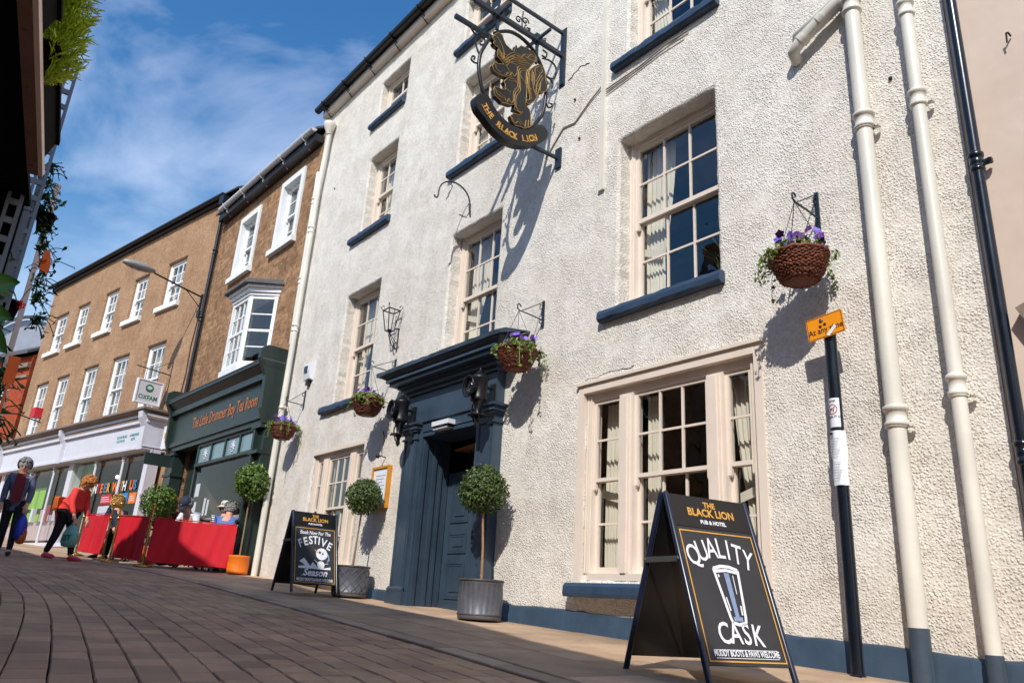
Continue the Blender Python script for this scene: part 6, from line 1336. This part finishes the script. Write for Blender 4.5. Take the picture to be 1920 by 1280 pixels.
def carrier(label,J,key,loc,rz,m_,sz,rg_=1):
    b=local_thing('shopping_bag',label,'bag',loc,rz); w=Vector(J[key])+Vector((.02,0,-.08)); q=MB(); vs=[];n=16
    rg=random.Random(rg_)
    prof=[(.01,0),(.03,-.06),(.10,-.13),(.15,-.22),(.16,-.34),(.13,-.42),(.02,-.44)]
    for (r,z) in prof:
        for k in range(n): a=2*PI*k/n; rr=r*sz*(1+rg.uniform(-.12,.12)); vs.append((w.x+rr*cos(a),w.y+rr*.5*sin(a),w.z+z*sz))
    q.raw(vs,[(i*n+k,i*n+(k+1)%n,(i+1)*n+(k+1)%n,(i+1)*n+k) for i in range(len(prof)-1) for k in range(n)],0,True); bb=q.build('bag_body',m_,b)
    q=MB(); q.tube([w+Vector((-.01,0,0)),w+Vector((0,0,.035)),w+Vector((.02,0,0))],.008,6); q.build('handles',m_,b); return b,w
b,w=carrier('pale green plastic bag hanging from the hand of the woman in red',J,'wrr',(wx,wy,zb(wx,wy)),R(38),'bag_green',1.0)
q=MB(); add_text(q,'IST',.13,lambda a,c_:(w.x+a,w.y-.085,w.z-.33+c_),0,.004); q.build('bag_print','oxgreen',b)
# older person at the left edge
J=standing(lean=.10,step=.16,head_down=.25,H=.93,armfl=.1,armfr=-.05)
ox,oy=-15.6,-3.40
o,bd,hd,fd,up,sd_=figure('grey haired person in a blue grey jacket and red checked shirt at the left edge',(ox,oy,gz(ox,oy)),R(-12),J,'jacket_grey','trouser_dark','grey_hair',.6,shoes='print_black',coatlen=(.0,0,.72))
q=MB(); P=Vector(J['chs']); q.raw([(P.x+.135,-.07,P.z+.14),(P.x+.135,.07,P.z+.14),(P.x+.165,.085,P.z-.1),(P.x+.155,.07,.86),(P.x+.155,-.07,.86),(P.x+.165,-.085,P.z-.1)],[(0,1,2,5),(5,2,3,4)],0,True); q.build('shirt','shirt_check',o)
b,w=carrier('bright blue bag held by the grey haired person',J,'wrl',(ox,oy,gz(ox,oy)),R(-12),'bag_blue',1.15,2)
b,w=carrier('brown paper bag held low beside the blue bag by the grey haired person',J,'wrl',(ox+.02,oy+.03,gz(ox,oy)-.16),R(-12),'bag_tan',.9,3)
# seated people
def seated(hd=0,H=1.0,lean=0):
    J=dict(pel=(0,0,.52),wst=(.0,0,.68),chs=(.02+lean*.3,0,.88),nck=(.03+lean*.45,0,1.05)); hx,hz=.04+lean*.5,1.11
    for k,d in(('hd0',0),('hd1',.07),('hd2',.14)): J[k]=(hx+sin(hd)*d,0,hz+cos(hd)*d)
    J['face']=(cos(hd),0,-sin(hd))
    for s_,sg in(('l',1),('r',-1)):
        J['sh'+s_]=(.02+lean*.35,.18*sg,.98); J['el'+s_]=(.10+lean*.3,.24*sg,.74); J['wr'+s_]=(.32,.12*sg,.78)
        J['hp'+s_]=(.08,.09*sg,.50); J['kn'+s_]=(.45,.12*sg,.50); J['an'+s_]=(.46,.12*sg,.09); J['to'+s_]=(.62,.12*sg,.045)
    return {k:(v if k=='face' else tuple(c*H for c in v)) for k,v in J.items()}
def seat(x,y,rot,label,outer,hair,hf=1,hd=0,sleeve=True,legs='trouser_dark',lean=0): return figure(label,(x,y,zb(x,y)-.02),rot,seated(hd,.92,lean),outer,legs,hair,hf,sleeve=sleeve)
seat(-16.55,-1.5,R(200),'blonde woman in dark blue seated between the two left red screens','dark_blue_top','blonde_hair',1.6,.1,lean=.5)
seat(-15.9,-.75,R(-40),'person with long ginger hair seated behind the widest red screen','coat_red' if 0 else 'shirt_check','ginger_hair',2.6,.1,lean=.5)
o,bd,hd,fd,up,sd_=seat(-14.9,-.62,R(-55),'person in a navy baseball cap and white shirt looking down','shirt_white','grey_hair',.8,.75,sleeve=False,lean=.5)
def hat_on(o,hd,fd,up,sd_,m_,cap=True):
    q=MB(); rt=Matrix((sd_,fd,up)).transposed(); c=hd+up*.055-fd*.012
    if cap:
        q.lathe([(.112,-.02),(.116,.02),(.105,.06),(.075,.095),(.03,.112),(.001,.115)],c,16,0,rot=rt)
        n=10; P=[]; 
        for k in range(n+1): a=PI*k/n; P.append((c+sd_*.085*cos(a)+fd*(.08+.11*sin(a))-up*(.005+.03*sin(a))))
        N=len(P); q.raw([tuple(p) for p in P]+[tuple(p+up*.008) for p in P],[tuple(range(N)),tuple(range(N,2*N))[::-1]]+[(i,(i+1)%N,(i+1)%N+N,i+N) for i in range(N)],0,True)
        q.build('cap',m_,o); q=MB(); e=c+fd*.113+up*.045; q.face([tuple(e+sd_*.022*cos(k*PI/6)+up*.016*sin(k*PI/6)+fd*.004) for k in range(12)]); q.build('cap_badge','shirt_white',o)
    else: q.lathe([(.175,-.045),(.15,-.02),(.118,.0),(.114,.045),(.095,.085),(.001,.095)],c,18,0,rot=rt); q.build('bucket_hat',m_,o)
hat_on(o,hd,fd,up,sd_,'cap_navy')
o,bd,hd,fd,up,sd_=seat(-14.25,-.40,R(130),'person in a striped top and cream bucket hat with their back to the street','stripes','grey_hair',.6,.1,lean=.3); hat_on(o,hd,fd,up,sd_,'hat_cream',False)
seat(-13.62,-.5,R(150),'person in a blue top seated nearest the orange pot','shirt_blue','grey_hair',.8,.5,lean=.5)
# ------------------------------------------------------------------ plant stall at the left
SD=Vector((-.987,.159,0)); SN=Vector((.159,.987,0)) # along the shelf edge, outwards to the street
def sp(u,v,z): p=Vector((-1.6,-5.12,0))+SD*u+SN*v; return (p.x,p.y,z)
stall=thing('plant_stall_shelf','dark wooden stall shelf edge high at the left with screws in its underside','stall shelf',sp(.2,-.5,.0),local=False)
def sbox(q,u0,u1,v0,v1,z0,z1,mi=0): q.hexa([sp(u0,v0,z0),sp(u1,v0,z0),sp(u1,v1,z0),sp(u0,v1,z0),sp(u0,v0,z1),sp(u1,v0,z1),sp(u1,v1,z1),sp(u0,v1,z1)],mi)
q=MB(); sbox(q,-1.2,1.08,-1.2,-.035,1.105,1.125); q.build('shelf','black_tray',stall)
q=MB(); sbox(q,-1.2,.82,-.035,-.008,1.098,1.122); b_=q.build('batten','wood_board',stall)
q=MB(); sbox(q,-1.2,.82,-.007,.004,1.098,1.124); q.build('edge_lip','lip_board',stall)  # pale colour paints a lit front edge onto the shaded shelf
q=MB()
for u in(-.25,-.05,.12,.35,.58,.76): q.lathe([(.0045,-.003),(.004,0)],sp(u,-.021,1.098),8)
q.build('screw','galv',b_)
q=MB(); q.box(-4.2,-2.62,-6.3,-5.0,-.6,1.155); q.build('side_canvas','black_tray',stall)
for u,h in((.80,1.1),): 
    pass
# troughs standing on the shelf
def trough(u0,u1,label,v1=.02,zt=1.205):
    o=thing('window_box',label,'window box',sp((u0+u1)/2,-.06,1.15),local=False); q=MB()
    P=lambda u,v,z:sp(u,v,z)
    q.raw([P(u0+.02,-.13,1.127),P(u1-.02,-.13,1.127),P(u1-.02,v1-.02,1.127),P(u0+.02,v1-.02,1.127),P(u0,-.15,zt),P(u1,-.15,zt),P(u1,v1,zt),P(u0,v1,zt)],[(3,2,1,0),(4,5,6,7),(0,1,5,4),(1,2,6,5),(2,3,7,6),(3,0,4,7)],0)
    sbox(q,u0-.005,u1+.005,-.155,v1+.005,zt-.012,zt+.004); q.build('trough','black_tray',o)
    n=max(1,int((u1-u0)/.16))
    for k in range(n):
        q=MB(); c=sp(u0+(k+.5)*(u1-u0)/n,-.045,zt-.05); q.lathe([(.045,0),(.058,.055),(.064,.058),(.064,.072),(.055,.072)],c,16); q.build('flower_pot','terracotta',o)
    return o
trough(-.55,.18,'black plastic window box with terracotta pots, under the bright green conifer'); trough(.30,.78,'black plastic window box at the end of the stall shelf, beyond the conifer')
con=thing('potted_conifer','bright yellow green feathery conifer standing on the stall shelf at the top left','conifer',sp(.2,-.02,1.2)); rg=random.Random(8); q=MB(); q2=MB(); base=Vector((-1.95,-5.066,1.125))
q2.tube([base,base+Vector((0,.01,.45))],[.01,.004],6)
for k in range(300):
    h=rg.random()**1.1*.48; a=rg.uniform(0,2*PI); rr=.085*(1-(h/.52)**2)**.5*(.7+.4*rg.random()); st=base+Vector((0,0,h*.8)); d=Vector((cos(a),sin(a),rg.uniform(.15,.75))).normalized(); L_=rr
    p=st
    for j in range(9):
        t=(j+1)/9; p=st+d*L_*t+Vector((0,0,.03*t*t)); 
        for _ in range(4):
            e=(d+Vector((rg.gauss(0,.55),rg.gauss(0,.55),rg.gauss(.25,.4)))).normalized(); w=e.cross(Vector((rg.gauss(0,1),rg.gauss(0,1),rg.gauss(0,1)))).normalized()*.0022; ln=rg.uniform(.012,.026); q.face([p-w,p+w,p+e*ln+w*.4,p+e*ln-w*.4],0,False)
q.build('foliage','cypress_leaf',con); q2.build('trunk','stem_brown',con)
q=MB(); q.lathe([(.035,0),(.045,.06),(.048,.065)],(base.x,base.y-.05,1.155),16); q.build('flower_pot','terracotta',con)
# slotted uprights
def slotted(x,ya,yb,z0,z1,label,holes,pitch=.066,cols=1,tilt=0,m_='galvpost'):
    o=thing('slotted_upright',label,'slotted post',(x,(ya+yb)/2,-.35),group='slotted metal uprights of the plant stall'); q=MB(); e=.010; w=yb-ya; c=(w-e*(cols+1))/cols
    for k in range(cols+1): y=ya+k*(c+e); q.box(x-.006,x+.006,y,y+e,z0,z1)
    z=z0
    while z<z1-.02:
        q.box(x-.005,x+.005,ya+e,yb-e,z,z+.020); z+=pitch
    q.box(x-.028,x-.0055,yb-.004,yb+.002,z0,z1)
    q.build('upright',m_,o); return o
mat('galvpost',s(112,118,124),.45,.2,14,metal=.5)
slotted(-3.05,-5.012,-4.942,-.36,1.90,'double row slotted grey upright rising against the sky under the conifer',1,cols=2)
slotted(-2.6,-5.05,-5.008,-.36,1.17,'single row slotted grey upright against the dark stall end',1,pitch=.062)
slotted(-3.0,-4.985,-4.94,-.36,.55,'short slotted upright low at the left edge among the leaves',1)
for (x,y,zt,l) in((-3.3,-4.945,1.5,'thin plain grey post just left of the hanging plants'),(-3.7,-4.86,1.66,'thin pinkish post behind the hanging plants'),(-2.75,-4.985,1.12,'thin pale post at the end of the stall shelf')):
    o=thing('stall_post',l,'post',(x,y,-.35)); q=MB(); q.box(x-.012,x+.012,y-.010,y+.010,-.4,zt); q.box(x-.016,x+.016,y-.014,y+.014,zt,zt+.01); q.build('post','lip_board' if 'pinkish' in l else 'galvpost',o)
# hanging greenery
def plant(name,label,cat,pts,size,n,m_,seed,spread=.05,pot=None,stems=True,fl=None):
    rg=random.Random(seed); o=thing(name,label,cat,pts[0]); q=MB()
    for _ in range(n):
        c=Vector(rg.choice(pts))+Vector((rg.gauss(0,spread),rg.gauss(0,spread*.6),rg.gauss(0,spread))); 
        if rg.random()<.3 and stems: e=c+Vector((rg.gauss(0,.03),rg.gauss(.02,.025),rg.gauss(-.02,.03))); q.tube([c,(c+e)/2+Vector((0,0,.01)),e],.0018,3); c=e
        leaf(q,c,size*rg.uniform(.5,1.4),rg,0,None,.4)
    q.build('foliage',m_,o)
    if fl:
        for (p,sz,mm) in fl:
            q=MB(); 
            for _ in range(9): leaf(q,Vector(p)+Vector((rg.gauss(0,sz*.3),rg.gauss(0,sz*.3),rg.gauss(0,sz*.3))),sz,rg,0,None,.8)
            q.build('flower',mm,o)
    if pot:
        q=MB(); q.lathe([(.022,-.045),(.032,.015),(.035,.015),(.035,.025),(.03,.025)],pot,12); q.build('flower_pot','black_tray',o)
    return o
plant('trailing_plant','dark leaved trailing plant at the top of the stall uprights','plant',[(-3.19,-4.93,1.50),(-3.19,-4.925,1.44),(-3.19,-4.92,1.38)],.028,110,'dark_leaf',1,.012)
plant('trailing_plant','trailing plant with an orange bloom halfway down the stall uprights','plant',[(-3.19,-4.92,1.33),(-3.19,-4.90,1.25),(-3.19,-4.885,1.18),(-3.19,-4.87,1.10)],.028,190,'dark_leaf',2,.013,pot=(-3.2,-4.90,1.29),fl=[((-2.79,-4.900,.983),.016,'orange_tag')])
plant('trailing_plant','wiry trailing plant with a red bloom lower down the stall uprights','plant',[(-3.19,-4.87,1.04),(-3.19,-4.86,.98),(-3.19,-4.84,.90)],.026,150,'dark_leaf',3,.013,fl=[((-2.2,-4.962,.647),.013,'red_ring')],pot=(-3.22,-4.93,.93))
plant('trailing_plant','straggly dark plant low at the left edge above the shopfront','plant',[(-2.2,-4.962,.47),(-2.2,-4.96,.42),(-2.2,-4.955,.36),(-2.2,-4.955,.31)],.02,180,'dark_leaf',4,.008)
plant('potted_shrub','dark shrub filling the shaded back of the stall','shrub',[(-2.75,-5.03,1.0),(-2.75,-5.03,.85),(-2.75,-5.0,.7),(-2.75,-5.0,.55),(-2.75,-5.01,.4),(-2.75,-5.0,.25)],.045,500,'dark_leaf',5,.022)
mat('broad_leaf',s(52,104,34),.35,.15,8,rnd=.2)
lf=thing('broad_leaved_plant','broad glossy green leaves close to the lens at the left edge','plant',(-1.3,-5.08,-.1)); rg=random.Random(1)
for (p,a,b,sz) in(((-1.30,-5.062,.405),.3,.05,.045),((-1.29,-5.066,.36),-.1,-.1,.052),((-1.29,-5.052,.33),-.7,.0,.05),((-1.3,-5.048,.295),-1.0,.1,.05),((-1.31,-5.066,.31),.5,.2,.05)):
    q=MB(); c=Vector(p); u=Vector((.15,cos(a),sin(a))).normalized(); v=Vector((.25,-sin(a),cos(a))).normalized(); nn=u.cross(v); N=8; up_=[];lo_=[];md=[]
    for i in range(N+1):
        t=i/N; w=sz*.33*sin(PI*t**.8)**.9+.0005; m_=c+u*sz*(t-.3)*1.15-nn*.015*t*t; md.append(m_); up_.append(m_+v*w+nn*.006); lo_.append(m_-v*w+nn*.006)
    q.raw(up_+md+lo_,[(i,i+1,N+1+i+1,N+1+i) for i in range(N)]+[(N+1+i,N+1+i+1,2*N+2+i+1,2*N+2+i) for i in range(N)],0,True,.8); q.tube([c-u*sz*.3,c-u*sz*.55-Vector((0,0,.05)),(-1.32,-5.12,.1)],.0025,5)
    q.build('leaf','broad_leaf',lf)
o=thing('plant_label','orange plastic plant label low at the left edge','label',(-1.6,-4.986,.33)); q=MB(); q.box(-1.602,-1.598,-4.995,-4.977,.325,.375); q.build('tag','orange_tag',o); q=MB(); q.box(-1.602,-1.599,-4.988,-4.984,.2,.325); q.build('stake','orange_tag',o)
o=thing('plant_label','small orange plant label hanging among the trailing plants','label',(-2.79,-4.896,.95)); q=MB(); q.prism([(-.008,.05),(.008,.05),(.02,0),(.018,-.03),(-.01,-.02)],lambda a,b,t:(-2.79+t,-4.896+a,.975+b),-.001,.001); q.build('tag','orange_tag',o)
